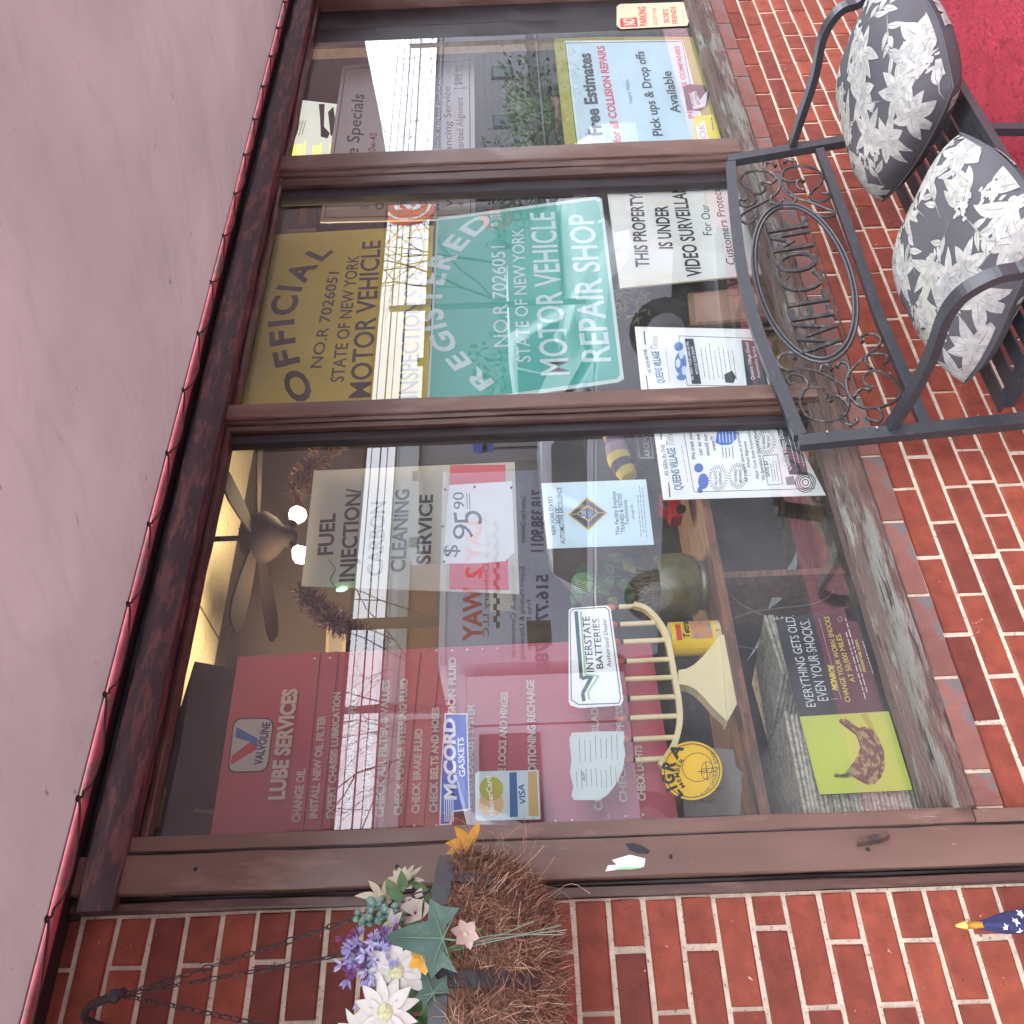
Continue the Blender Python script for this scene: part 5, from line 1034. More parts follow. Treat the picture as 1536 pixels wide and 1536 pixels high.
for i in range(46):
    u = rr.uniform(.62, 1.02); v = rr.random() * .8; p = cp(u % 1, v); a = 2*pi*u; o = Vector((cos(a), sin(a) * .6, -.2)).normalized(); d = (o + Vector([rr.gauss(0, .5) for _ in range(3)])).normalized(); L = rr.uniform(.04, .10)
    mb.tube(smoothpath([p, p + d*L*.4, p + d*L*.7 + Vector([rr.gauss(0, .012) for _ in range(3)]), p + d*L + Vector([rr.gauss(0, .02) for _ in range(3)])], 3), .0004, 3)
obj('stray_fibres', mb, MATS['fibre_pale'], T, kind='stuff')
# hook and chains
hk = at(172, 1494, -.12)
H = thing('wall_hook', 'dark iron wall hook with a ball end holding the basket chains', 'hook', (hk.x, -.02, hk.z)); obj('hook_rod', MB().tube(smoothpath([(hk.x - .03, 0, hk.z + .06), (hk.x - .02, -.05, hk.z + .075), (hk.x - .008, -.10, hk.z + .04), (hk.x, -.12, hk.z), (hk.x + .004, -.135, hk.z - .02)], 5), .007, 8), iron, H, smooth=True)
obj('ball_end', MB().ball((hk.x, -.12, hk.z), .012, 12, 8), iron, H, smooth=True)
for px_, py_, lab, k in ((640, 1415, 'right hand', 0), (650, 1530, 'left hand', 1), (640, 1640, 'rear', 2)):
    ang = (-.95, -2.1, .9)[k]; e = bc + Vector((BR*cos(ang), BR*sin(ang), .01)); s = Vector((hk.x, -.125, hk.z - .012)); L = (e - s).length; N_ = int(L / .021)
    Tc = thing('basket_chain', 'thin dark link chain from hook to the %s side of the basket' % {'right hand': 'window', 'left hand': 'near left', 'rear': 'wall'}[lab], 'chain', e)
    lk = None; d = (e - s).normalized(); u = d.orthogonal().normalized(); w = d.cross(u)
    for i in range(N_):
        c = s + d * (L * (i + .5) / N_) + Vector((0, 0, -.012 * sin(pi * (i+.5) / N_))); a, b_ = (u, w) if i % 2 else (w, u)
        if lk is None or i < 2:
            ring = [d * (.0125 * cos(t)) + a * (.0045 * sin(t)) for t in [2*pi*j/10 for j in range(11)]]; me = mesh_of('link', MB().tube(ring, .0012, 4, False), iron); lk = (lk or []) + [me]
        inst('link', lk[i % 2], Tc, c)
# artificial flowers
gl_ = mat('silk_leaf_green', (.055, .125, .040), .6, .3, 30, dirt=(.10, .17, .05), dirt_amt=.4, dirt_scale=20); ivy = mat('silk_ivy', (.035, .085, .062), .55, .25, 25, .001, 60, dirt=(.06, .11, .085), dirt_amt=.4, dirt_scale=30)
cream = mat('silk_cream', (.48, .45, .33), .7, .08, 40); white = mat('silk_white', (.54, .53, .49), .7, .06, 40); ylw = mat('silk_yellow', (.55, .27, .025), .6, .15, 40); ctr = mat('flower_centre', (.50, .52, .30), .8, .3, 160, .0015, 300)
vio = mat('silk_violet', (.22, .21, .42), .7, .3, 50); prp = mat('silk_purple', (.13, .035, .14), .7, .3, 50); pnk = mat('silk_blush', (.50, .41, .36), .7, .08, 30); bry = mat('berry_teal', (.14, .25, .20), .35, .3, 60, coat=.3)
toC = lambda c: (CAM - c).normalized()
def flower(name, lab, px, py, Y_, r, npet, m, tilt=(0, 0, 0), width=.42, cup=.25, cr_=.28, cm=ctr, layers=1, grp=None):
    c = at(px, py, Y_); Nn = (toC(c) + Vector(tilt)).normalized(); T = thing(name, lab, 'flower', c, grp); u = Nn.orthogonal().normalized(); w = Nn.cross(u)
    for ly in range(layers):
        for k in range(npet):
            a = 2*pi*(k + ly*.5)/npet + rr.uniform(-.1, .1) + px; d = (u*cos(a) + w*sin(a)) * 1 + Nn * cup * (1 + ly); mb = MB(); leaf(mb, c + d * r * .08, d, Nn, r * rr.uniform(.88, 1.05) * (1 - .18*ly), r * width * rr.uniform(.9, 1.1), rr.uniform(.1, .4), 6, .85); obj('petal', mb, m, T, smooth=True)
    if cr_: obj('centre', MB().lathe([(r*cr_, 0), (r*cr_*1.02, r*.05), (r*cr_*.8, r*.11), (r*cr_*.4, r*.14), (.0005, r*.15)], c + Nn * r * .02, 16, Nn), cm, T, smooth=True)
    obj('stem', MB().tube(smoothpath([c, c - Nn*.02 + Vector((.01, 0, -.03)), Vector((c.x*.6 + bc.x*.4, c.y*.5 + bc.y*.5, bc.z - .02))], 3), .0014, 5), gl_, T); return T
flower('daisy', 'upper white daisy with a pale green centre beside the violet cornflower', 595, 1458, -.47, .044, 12, white, (.1, 0, .1), .40, .12, .24)
flower('daisy', 'larger white daisy lowest over the basket rim at the left edge', 578, 1518, -.47, .044, 12, white, (-.1, 0, .2), .40, .12, .24)
flower('daisy', 'white daisy half cut by the left edge, nearest the wall hook chain', 545, 1552, -.43, .038, 11, white, (-.3, 0, .4), .36, .2, .24)
flower('cream_flower', 'cream flower with loose pointed petals hanging near the berries', 572, 1348, -.38, .036, 7, cream, (.5, 0, -.2), .34, .1, .2)
flower('cream_flower', 'cream flower topmost right, turned towards the window', 608, 1330, -.34, .036, 9, cream, (.8, .2, .5), .42, .5, .2, layers=2)
flower('blush_flower', 'pale blush rose half hidden behind the ivy leaf', 624, 1370, -.40, .030, 5, pnk, (.3, 0, .5), .95, .5, 0, layers=2)
flower('blush_flower', 'small pale blush blossom with ruffled edge hanging over the rim band', 698, 1402, -.50, .020, 6, pnk, (.3, 0, -.3), .8, .25, .2)
flower('blush_flower', 'narrow cream blossom seen from its edge under the berries', 592, 1394, -.44, .026, 6, cream, (.2, -.2, 1.6), .7, .3, 0)
flower('yellow_flower', 'small golden yellow blossom tucked under the ivy leaf', 634, 1436, -.52, .020, 5, ylw, (.1, 0, .2), .8, .2, 0)
flower('yellow_flower', 'tiny golden bud against the rim band', 656, 1432, -.53, .009, 4, ylw, (0, 0, .2), .8, .2, 0)
c = at(709, 1268, -.115); c = at(706, 1268, -.22); T = thing('yellow_lily', 'golden yellow lily leaning over the window casing at the end of the basket', 'flower', c)
for dx, dz in ((.9, -.25), (.65, .6), (-.2, .75), (-.75, .55), (.15, .95)):
    mb = MB(); leaf(mb, c, (dx, -.15, dz), (0, -1, .3), .044, .018, .35, 6, .9); obj('petal', mb, MATS['silk_yellow'], T, smooth=True)
obj('stem', MB().tube(smoothpath([c, c + Vector((-.03, -.04, -.01)), Vector((bc.x + .15, bc.y + .08, bc.z + .01))], 4), .0018, 5), gl_, T)
def clump(name, lab, px, py, Y_, cnt, spread, mk):
    c = at(px, py, Y_); T = thing(name, lab, 'flower' if 'flower' in name else 'berries', c); mk(T, c, cnt, spread); return T
def corn(T, c, cnt, sp):
    for nm, m, k in (('violet_florets', vio, cnt), ('purple_florets', prp, cnt // 2), ('pale_florets', mat('silk_lilac', (.38, .37, .54), .7, .2, 50), cnt // 2)):
        mb = MB()
        for i in range(k):
            p = c + Vector((rr.gauss(0, sp), rr.gauss(0, sp*.6), rr.gauss(0, sp*1.1))); d = (p - c + Vector([rr.gauss(0, .01) for _ in range(3)])).normalized()
            for j in range(5): leaf(mb, p, d + Vector([rr.gauss(0, .6) for _ in range(3)]), toC(p), .014, .0045, .3, 3)
        obj(nm, mb, m, T, kind='stuff')
clump('cornflower', 'ragged violet and purple cornflower head above the white daisies', 560, 1430, -.46, 60, .016, corn)['category'] = 'flower'
def berries(T, c, cnt, sp):
    for i in range(cnt):
        p = c + Vector((rr.uniform(-1, 1) * sp, rr.uniform(-.5, .5)*sp, rr.uniform(-1, 1) * sp * 1.2)); obj('berry', MB().ball(p, rr.uniform(.0042, .0062), 10, 7, (1, 1, 1.15)), bry, T, smooth=True)
        if i % 2 == 0: obj('stalk', MB().tube([p, c + Vector((0, .01, -.03))], .0006, 4), blk, T)
clump('berry_sprig', 'sprig of teal green berries farthest up beside the cream flower', 556, 1366, -.41, 24, .018, berries)
clump('berry_sprig', 'smaller sprig of teal berries between the cream flower and the ivy leaf', 586, 1372, -.42, 16, .013, berries)
def ivyleaf(lab, px, py, Y_, s, rot, m=ivy, cat='leaf'):
    c = at(px, py, Y_); Nn = (toC(c) + Vector((.1, 0, .25))).normalized(); u = DOWN - DOWN.dot(Nn)*Nn; u.normalize(); w = Nn.cross(u); T = thing('ivy_leaf', lab, cat, c)
    out = [(0, 0), (.30, -.06), (.52, -.30), (.44, -.02), (.62, .16), (.40, .28), (.28, .30), (.20, .62), (.10, .92), (0, 1.05), (-.10, .92), (-.20, .62), (-.28, .30), (-.42, .30), (-.64, .30), (-.52, .06), (-.50, -.26), (-.30, -.06)]
    Rm = lambda x, y: c + u * s * (x*cos(rot) - y*sin(rot)) - w * s * (x*sin(rot) + y*cos(rot)) - Nn * s * .12 * (x*x + (y-.2)**2) + Nn * .02 * s * sin(9*x)
    ctr_ = (0, .12); mb = MB(); vs = [Rm(*ctr_)] + [Rm((x + ctr_[0])/2, (y + ctr_[1])/2) for x, y in out] + [Rm(x, y) for x, y in out]; n = len(out); fs = []
    for k in range(n): fs += [(0, 1 + k, 1 + (k+1) % n), (1 + k, 1 + n + k, 1 + n + (k+1) % n, 1 + (k+1) % n)]
    obj('blade', mb.add(vs, fs), m, T, smooth=True); mb = MB()
    for x, y in ((0, .95), (.5, .15), (-.52, .22), (.42, -.2), (-.42, -.18)): mb.tube([Rm(0, 0) + Nn*.001, Rm(x*.5, y*.5) + Nn*.0012, Rm(x*.92, y*.92) + Nn*.001], [.0013, .001, .0004], 4)
    obj('veins', mb, mat('leaf_vein', (.10, .17, .11), .6), T); obj('stalk', MB().tube([Rm(0, 0), Rm(.02, -.25) + Nn*.004], .0014, 5), MATS['leaf_vein'], T)
ivyleaf('big blue green ivy leaf lying across the middle of the basket flowers', 664, 1408, -.54, .076, 1.62)
ivyleaf('smaller dark ivy leaf behind the daisies close to the rim', 650, 1490, -.49, .040, 2.7)
ivyleaf('dim ivy leaf behind the big one at its left', 618, 1420, -.44, .034, 1.2)
T = thing('silk_foliage', 'bright green silk leaves between the flowers in the basket', 'foliage', bc); mb = MB()
for i in range(70):
    px_ = rr.uniform(585, 662); py_ = rr.uniform(1335, 1560); p = at(px_, py_, rr.uniform(-.42, -.22)); leaf(mb, p, (rr.gauss(0, .8), rr.gauss(0, .4), rr.uniform(.1, 1)), toC(p), rr.uniform(.025, .05), rr.uniform(.010, .02), rr.uniform(-.3, .5), 5)
obj('leaves', mb, gl_, T, smooth=True, kind='stuff'); mb = MB()
for i in range(26):
    p = at(rr.uniform(600, 640), rr.uniform(1340, 1560), -.3); mb.tube(smoothpath([p, (p*.5 + bc*.5) + Vector((rr.gauss(0, .01), 0, 0)), Vector((bc.x + rr.uniform(-.12, .15), bc.y + rr.uniform(-.1, .05), bc.z - .01))], 3), .0012, 4)
obj('stems', mb, gl_, T, kind='stuff')
T = thing('grass_blades', 'pale green artificial grass blades drooping across the fibre liner', 'grass blades', at(655, 1432, -.44))
for k, (ex, ey) in enumerate(((842, 1388), (850, 1395), (800, 1382), (845, 1402))): obj('blade', MB().strap(smoothpath([at(640, 1440 - k, -.42), at(672, 1428 - 2*k, -.475), at(740, 1412 - 3*k, -.49), at(ex, ey, -.47)], 4), .0035, .0008, (0, -1, .3)), mat('grass_pale', (.19, .25, .19), .6, .2, 30), T)

# ------------------------------------------------------------------ rolled flag
fp = Vector((.335, -.07, 0)); fz0 = atx(1450, 1388, fp.x) ; fb = at(1452, 1388, -.07); ft = at(1428, 1388, -.07)
T = thing('rolled_flag', 'small rolled stars and stripes flag on a gold tipped stick below the basket', 'flag', (fb.x, -.07, -.05)); gold_ = mat('gold_tip', (.62, .42, .08), .3, .1, 10, metal=.7)
obj('stick', MB().tube([(fb.x, -.07, -.05), (fb.x, -.07, fb.z)], .0045, 10), mat('flag_stick', (.45, .28, .12), .5, .1, 10), T); obj('gold_tip', MB().lathe([(.0055, -.03), (.0065, -.01), (.0055, 0), (.008, .004), (.0065, .010), (.002, .022)], (fb.x, -.07, fb.z), 12), gold_, T, smooth=True)
navy = mat('flag_navy', (.020, .024, .085), .85, .15, 20, .0008, 200); c0 = Vector((fb.x, -.07, fb.z - .02))
fl = MB(); prof2 = [(.006, 0), (.010, -.02), (.017, -.05), (.020, -.09), (.022, -.16), (.022, -.30)]
def fpnt(u, v, g=0):
    a = 2*pi*u; i = v*(len(prof2)-1); j = min(int(i), len(prof2)-2); t = i-j; r = prof2[j][0]*(1-t)+prof2[j+1][0]*t; z = prof2[j][1]*(1-t)+prof2[j+1][1]*t
    r = r * (1 + .22*sin(3*a + v*4)) + g; return c0 + Vector((r*cos(a), r*sin(a), z + .004*sin(a)))
obj('blue_field', MB().grid(lambda u, v: fpnt(u, v), 26, 12), navy, T, smooth=True)
for a_, v_, s_ in ((.66, .30, .010), (.76, .42, .011), (.88, .50, .010), (.70, .56, .011), (.60, .44, .009), (.82, .66, .011)):
    mb = MB(); P_ = []
    for k in range(10):
        a = pi/2 + k*pi/5; rr_ = s_ if k % 2 == 0 else s_*.42; P_.append(fpnt(a_ + rr_*cos(a)/(2*pi*.02), v_ + rr_*sin(a)*-3.6 / 1.0 * .9, .0007))
    ctr2 = fpnt(a_, v_, .0009); mb.add([ctr2] + P_, [(0, 1+k, 1+(k+1) % 10) for k in range(10)]); obj('star', mb, wht, T)

# ================================================================== THE STREET, seen only in the glass
# fallen leaves and white flecks on the red paint
mb = MB(); fk = MB(); r6 = random.Random(6)
for i in range(9): c = Vector((r6.uniform(2.4, 4.6), r6.uniform(-1.3, -.3), -.044)); leaf(mb, c, (r6.uniform(-1, 1), r6.uniform(-1, 1), .1), (0, 0, 1), r6.uniform(.02, .04), r6.uniform(.012, .022), r6.uniform(-.5, .5))
o = obj('fallen_leaves', mb, mat('fallen_leaf', (.36, .20, .08), .7, .3, 60)); tag(o, 'curled tan leaves fallen on the red painted pavement', 'fallen leaves', kind='stuff')
def mp_(px, py, Yv): return mir(px, py, Yv)
# box truck
ts = -8.0
T = thing('box_truck', 'white and grey removals box truck parked opposite, mirrored in the window', 'truck', (5.6, ts - 1.1, -.06)); tw = pm('d4dae4', .35); tg = pm('b9c3d4', .4)
Yt = 2*GY - ts
p0 = mir(690, 985, Yt); p1 = mir(690, 735, Yt); zt_ = p0.z
obj('box_body', MB().box(p0.x - .1, p1.x + .3, ts - 2.2, ts, .75, zt_ + .18), tg, T); obj('top_rail', MB().box(p0.x - .12, p1.x + .32, ts - 2.22, ts + .02, zt_ + .18, zt_ + .26), pm('c8ccd2', .4), T)
obj('chassis', MB().box(2.9, p1.x + .3, ts - 1.9, ts - .2, .42, .75), blk, T)
obj('cab', MB().prism([(x, ts - 2.0, z) for x, z in ((2.2, .45), (p0.x - .25, .45), (p0.x - .25, 2.35), (3.35, 2.35), (2.9, 1.55), (2.25, 1.3))], (0, 1.95, 0)), tw, T)
obj('wind_deflector', MB().prism([(x, ts - 1.9, z) for x, z in ((3.4, 2.36), (p0.x - .2, 2.36), (p0.x - .2, zt_ + .02), (4.1, 2.55))], (0, 1.8, 0)), tw, T)
obj('side_window', MB().prism([(x, ts - .04, z) for x, z in ((3.05, 1.5), (4.2, 1.5), (4.2, 2.2), (3.42, 2.2))], (0, -.02, 0)).prism([(x, ts - .049, z) for x, z in ((3.05, 1.5), (4.2, 1.5), (4.2, 2.2), (3.42, 2.2))], (0, .02, 0)), mat('vehicle_glass', (.03, .04, .05), .08, .1, 5, spec=.8), T)
obj('mirror', MB().box(2.95, 3.02, ts + .12, ts + .3, 1.55, 1.95).bar((3.0, ts, 1.7), (3.0, ts + .2, 1.72), .03, .03), blk, T)
tyre = mat('tyre_rubber', (.02, .02, .022), .85); rimm = mat('wheel_metal', (.45, .46, .48), .35, metal=.7)
def wheels(T, xs, ys, r):
    for x in xs:
        for y in ys:
            w = obj('wheel', MB().lathe([(r*.55, -.12), (r*.95, -.12), (r, -.08), (r, .08), (r*.95, .12), (r*.55, .12)], (x, y, r - .05), 24, (0, 1, 0)), tyre, T, smooth=True)
            obj('hubcap', MB().lathe([(.02, -.125), (r*.5, -.125), (r*.55, -.10), (r*.55, .10), (r*.5, .125), (.02, .125)], (x, y, r - .05), 16, (0, 1, 0)), rimm, w, smooth=True)
wheels(T, (3.1, 6.6), (ts - 1.9, ts - .18), .40)
SN = (0, 1, 0)
def ttext(t, a, b_, h, m, bold=0, nm='lettering'):
    # a, b_: where the word's first and last letter show in the glass
    A = mir(*a, Yt); B = mir(*b_, Yt); u = mir(a[0] - h, a[1], Yt); mb = MB(); lay_text(mb, t, A, B, (u - A).length, SN, bold, 0, .004); obj(nm, mb, m, T)
org = pm('d8502c', .6); red2 = pm('b8283c', .6); nv2 = pm('23306e', .5)
ttext("LAY 2", (722, 782), (722, 868), 22, org, .03); ttext('WAY', (722, 880), (722, 962), 26, red2, .03); ttext('Moving & Delivery LLC', (733, 770), (733, 955), 8, dk, 0)
for i in range(22): pass
mb = MB()
for i in range(18):
    A = mir(740 + (i % 2)*4, 785 + i*9, Yt); mb.box(A.x - .045, A.x + .045, ts + .003, ts + .005, A.z - .045, A.z + .0)
obj('chequer_band', mb, dk, T, kind='stuff')
ttext('Residential & Commercial', (773, 850), (773, 985), 7, dk); ttext('Expert Packing & Unpacking', (786, 850), (786, 990), 7, dk); ttext('Free Estimates', (797, 900), (797, 975), 7, dk); ttext('Same Day Delivery', (788, 745), (788, 815), 7, dk)
ttext('516.775.4788', (822, 862), (822, 1008), 17, nv2, .03); ttext('718.338.9011', (815, 735), (815, 828), 17, nv2, .03)
A, B = mir(725, 1030, Yt), mir(725, 1078, Yt); mb = MB(); lay_text(mb, 'LAY 2 WAY', A, B, .13, SN, .02, 0, .02)
mb = MB(); lay_text(mb, 'LAY 2 WAY', Vector((4.65, ts - .05, 2.52)), Vector((3.95, ts - .05, 2.52)), .14, SN, .02, 0, -.03 + .035); obj('lettering', mb, red2, T)
obj('door_seam', MB().box(3.1, 3.12, ts - .052, ts - .046, .6, 2.3).box(4.3, 4.32, ts - .052, ts - .046, .6, 2.3), blk, T)
obj('side_panel_sticker', MB().box(5.8, 6.1, ts + .002, ts + .004, 1.75, 2.05), pm('e8e8e0', .5), T); obj('drawing', MB().box(5.3, 5.65, ts + .002, ts + .004, 1.3, 1.6), dk, T)
# cars
def car(lab, x, y, rot, mcol, suv=False, s=1.0):
    T = thing('parked_car', lab, 'car', (x, y, -.05)); h = .28 if suv else 0; M_ = Matrix.Rotation(rot, 3, 'Z'); cc = Vector((x, y, -.05))
    tf = lambda p: cc + M_ @ (Vector(p) * s)
    lower = [(-2.2, .28), (-2.25, .62), (-2.1, .92 + h*.4), (-1.5, .98 + h*.5), (1.0, .98 + h*.4), (1.95, .86 + h*.4), (2.22, .62), (2.2, .28)]; up = [(-1.75 if not suv else -2.05, .96 + h*.5), (-1.25 if not suv else -1.9, 1.40 + h), (-.4, 1.47 + h), (.25, 1.44 + h), (1.15, .96 + h*.4)]
    def shell(prof, w0, w1, z0, z1):
        mb = MB(); vs = []; ys = (-1, -.93, -.6, 0, .6, .93, 1)
        for yy in ys:
            for px_, pz in prof:
                t = (pz - z0) / (z1 - z0); wv = w0 + (w1 - w0) * t; k = 1 - .05 * abs(yy) ** 4; vs.append(tf((px_ * k, yy * wv, pz - (.05 if abs(yy) == 1 else 0) * t)))
        n = len(prof); f = [(j*n+i, j*n+(i+1) % n, (j+1)*n+(i+1) % n, (j+1)*n+i) for j in range(6) for i in range(n)] + [tuple(range(n)), tuple(range(6*n, 7*n))[::-1]]; return mb.add(vs, f)
    obj('body', shell(lower, .9, .86, .28, 1.0), mcol, T, smooth=True); obj('cabin', shell(up, .83, .62, .96, 1.47 + h), mcol, T, smooth=True)
    gm_ = MATS['vehicle_glass']
    for sy in (-1, 1):
        for a, b_ in ((-1.35 if not suv else -1.8, -.42), (-.36, .80)):
            zt2 = 1.36 + h; w = lambda z: .83 + (.62-.83)*(z-.96)/(.51 + h) + .012
            q = [(a, w(1.03 + h*.45)*sy, 1.03 + h*.45), (b_ + (.12 if b_ > 0 else 0), w(1.03 + h*.45)*sy, 1.03 + h*.45), (min(b_, .22), w(zt2)*sy, zt2), (max(a + (.15 if not suv else .05), a), w(zt2)*sy, zt2)]; obj('side_window', MB().prism([tf(p) for p in q], M_ @ Vector((0, -.02*sy, 0))), gm_, T)
    q = [(1.13, -.72, .99 + h*.4), (1.13, .72, .99 + h*.4), (.32, .58, 1.41 + h), (.32, -.58, 1.41 + h)]; obj('windscreen', MB().prism([tf(Vector(p) + Vector((.03, 0, .02))) for p in q], (0, 0, .01)), gm_, T)
    obj('grille', MB().prism([tf(p) for p in ((2.24, -.45, .5), (2.24, .45, .5), (2.2, .45, .74), (2.2, -.45, .74))], M_ @ Vector((.03, 0, 0))), blk, T)
    for sy in (-1, 1): obj('headlight', MB().prism([tf(p) for p in ((2.2, sy*.5, .62), (2.12, sy*.84, .62), (2.08, sy*.84, .78), (2.16, sy*.5, .76))], M_ @ Vector((.03, 0, 0))), pm('e0e4e8'), T); obj('wing_mirror', MB().ball(tf((.85, sy*.98, 1.05 + h*.4)), .09, 8, 6, (1, .7, .7)), mcol, T, smooth=True)
    for wx in (-1.38, 1.38):
        for sy in (-1, 1):
            c = tf((wx, sy*.80, .32)); ax = M_ @ Vector((0, 1, 0)); w = obj('wheel', MB().lathe([(.18, -.11), (.31, -.11), (.33, -.07), (.33, .07), (.31, .11), (.18, .11)], c, 20, ax), tyre, T, smooth=True); obj('hubcap', MB().lathe([(.01, -.115), (.18, -.11), (.18, .11), (.01, .115)], c, 12, ax), rimm, w)
    return T
silver = mat('car_silver', (.42, .43, .47), .3, .05, 3, metal=.5, coat=.6); whitec = mat('car_white', (.62, .64, .66), .3, .04, 3, coat=.6); blackc = mat('car_black', (.02, .02, .024), .25, .05, 3, coat=.6)
car('silver saloon parked nose towards the shop, mirrored low in the left pane', 6.3, -5.4, R(62), silver)
car('white estate car parked at a slant, mirrored behind the green sign', 8.9, -5.8, R(105), whitec, True)
car('blue grey saloon farther back, mirrored between sign letters', 11.5, -9.8, R(178), mat('car_blue', (.10, .16, .24), .3, .05, 3, coat=.6))
car('black off-roader across the street beside the removals truck', 10.2, -13.5, R(2), blackc, True)
# apartment building
bk_ = mat('street_brick_far', (.30, .125, .075), .85, .12, .5, dirt=(.23, .09, .055), dirt_amt=.3, dirt_scale=.2); wf = pm('5c5a58', .5); wg = mat('far_window_glass', (.07, .09, .10), .15, .4, .3, spec=.8)
Yb = 70; zb_top = mir(641, 690, Yb).z
T = thing('apartment_building', 'long brown brick apartment building across the street, mirrored in all panes', 'building', (70, 2*GY - Yb, -.06))
yb_ = 2*GY - Yb
obj('facade', MB().box(18, 88, yb_ - 14, yb_, -.06, zb_top), bk_, T); obj('parapet', MB().box(17.8, 88.2, yb_ - 14.2, yb_ + .2, zb_top, zb_top + .25), pm('b8b4b0', .5, k=.5), T)
wme = mesh_of('window', MB().box(-.85, .85, -.06, .1, -.8, .8), wf); pme = mesh_of('pane', MB().box(-.36, .36, -.02, .13, -.68, .68), wg)
nwin = 0
for i in range(17):
    for j in range(4):
        x = 22 + i * 4.0 + (i % 2) * .9; z = zb_top - 2.1 - j * 3.05
        if z < 1: continue
        w = inst('window', wme, T, (x, yb_, z))
        for s in (-.4, .4):
            p = bpy.data.objects.new('pane', pme); col.objects.link(p); p.parent = w; p.location = (s, .02, 0)
for i in range(4): obj('dark_bay', MB().box(30 + i*17, 33 + i*17, yb_, yb_ + 1.0, -.06, zb_top - 3), mat('bay_brick', (.13, .045, .03), .85, .1, .5), T)
# low garages and orange brick houses on the left, closer
T = thing('brick_garage_row', 'orange brick row with grey doors at the left, mirrored beside the truck', 'building', (14, -34, -.06)); ob = mat('orange_brick_far', (.30, .12, .065), .85, .12, .8); y_ = -33.0
obj('front', MB().box(-2, 23, y_ - 9, y_, -.06, 6.6), ob, T); obj('roof_edge', MB().box(-2.2, 23.2, y_ - 9.2, y_ + .3, 6.6, 7.1), pm('9ea5a0', .5), T); obj('drainpipe', MB().tube([(15.5, y_ + .2, 7.2), (15.5, y_ + .2, 4.5), (10, y_ + .25, 2.5)], .14, 6), pm('c8ccc8', .5), T)
for i in range(8):
    w = obj('window', MB().box(-.5 + i*3, .9 + i*3, y_ - .05, y_ + .06, 3.6, 5.4), wf, T); obj('pane', MB().box(-.35 + i*3, .75 + i*3, y_ - .05, y_ + .09, 3.75, 5.25), wg, w)
    obj('garage_door', MB().box(-.9 + i*3, 1.3 + i*3, y_ - .05, y_ + .05, -.05, 2.4), pm('8e8d88', .4), T)
_a, _b = mir(600, 1290, 95), mir(597, 640, 95); _z = mir(597, 700, 95).z
T = thing('grey_depot', 'pale grey flat depot wall with small vents, mirrored under the sky in the left pane', 'building', (_b.x, _b.y, -.06)); obj('wall', MB().box(_a.x, _b.x, _b.y - 10, _b.y, -.06, _z), pm('b4bcc0', .5), T); obj('coping', MB().box(_a.x - .2, _b.x + .2, _b.y - 10.2, _b.y + .2, _z, _z + .25), pm('c4c6c6', .5, k=.8), T)
for i in range(7): obj('vent', MB().box(_a.x + 6 + i*11, _a.x + 7.6 + i*11, _b.y - .1, _b.y + .1, _z - 3.2, _z - 2), blk, T)
hz = mir(640, 150, 27).z
T = thing('grey_clapboard_house', 'low pale grey house beyond the fence, mirrored in the right pane', 'house', (44, -27, -.06)); gh = pm('a3a0a4', .6, k=.8)
obj('wall', MB().box(24, 66, -36, -27, -.06, hz - .5), gh, T); obj('roof', MB().prism([(23.6, -26.6, hz - .5), (23.6, -36.4, hz - .5), (23.6, -31.5, hz)], (42.8, 0, 0)), pm('6f6c70', .7, k=.7), T)
for i in range(7): w = obj('window', MB().box(27 + i*5.4, 28.4 + i*5.4, -27.02, -26.93, .9, 2.2), wf, T); obj('pane', MB().box(27.15 + i*5.4, 28.25 + i*5.4, -26.99, -26.9, 1.0, 2.1), wg, w)
# utility poles and cables
polem = mat('utility_pole_wood', (.085, .06, .045), .9, .3, 3, stretch=(4, 4, .5))
for px_, Yv, r_, lab in ((934, 12, .10, 'weathered timber utility pole right of its thinner twin, mirrored beside the red poster'), (1063, 15, .07, 'thinner utility pole mirrored across the middle of the red poster')):
    b_ = mir(600, px_, Yv); T = thing('utility_pole', lab, 'utility pole', (b_.x, b_.y, -.06)); obj('pole', MB().tube([(b_.x, b_.y, -.06), (b_.x, b_.y, 11)], [r_*1.15, r_*.85], 12), polem, T, smooth=True); obj('crossarm', MB().box(b_.x - 1.1, b_.x + 1.1, b_.y - .05, b_.y + .05, 9.8, 9.95), polem, T)
cm = mat('cable_black', (.015, .015, .017), .6)
for k, (px_, r_) in enumerate(((556, .010), (568, .016), (577, .010), (589, .020), (535, .010))):
    a = mir(px_, 690, 12); T = thing('overhead_cable', ('highest', 'third', 'fourth', 'lowest and thickest', 'second highest')[k] + ' of the black street cables mirrored in the sky', 'cable', (a.x, a.y, a.z))
    pts = [Vector((-20 + 5*i, a.y - .1*k, a.z + .35 * math.cosh(((-20 + 5*i) - 12) / 42.0) - .36)) for i in range(26)]; obj('cable', MB().tube(pts, r_, 5), cm, T)
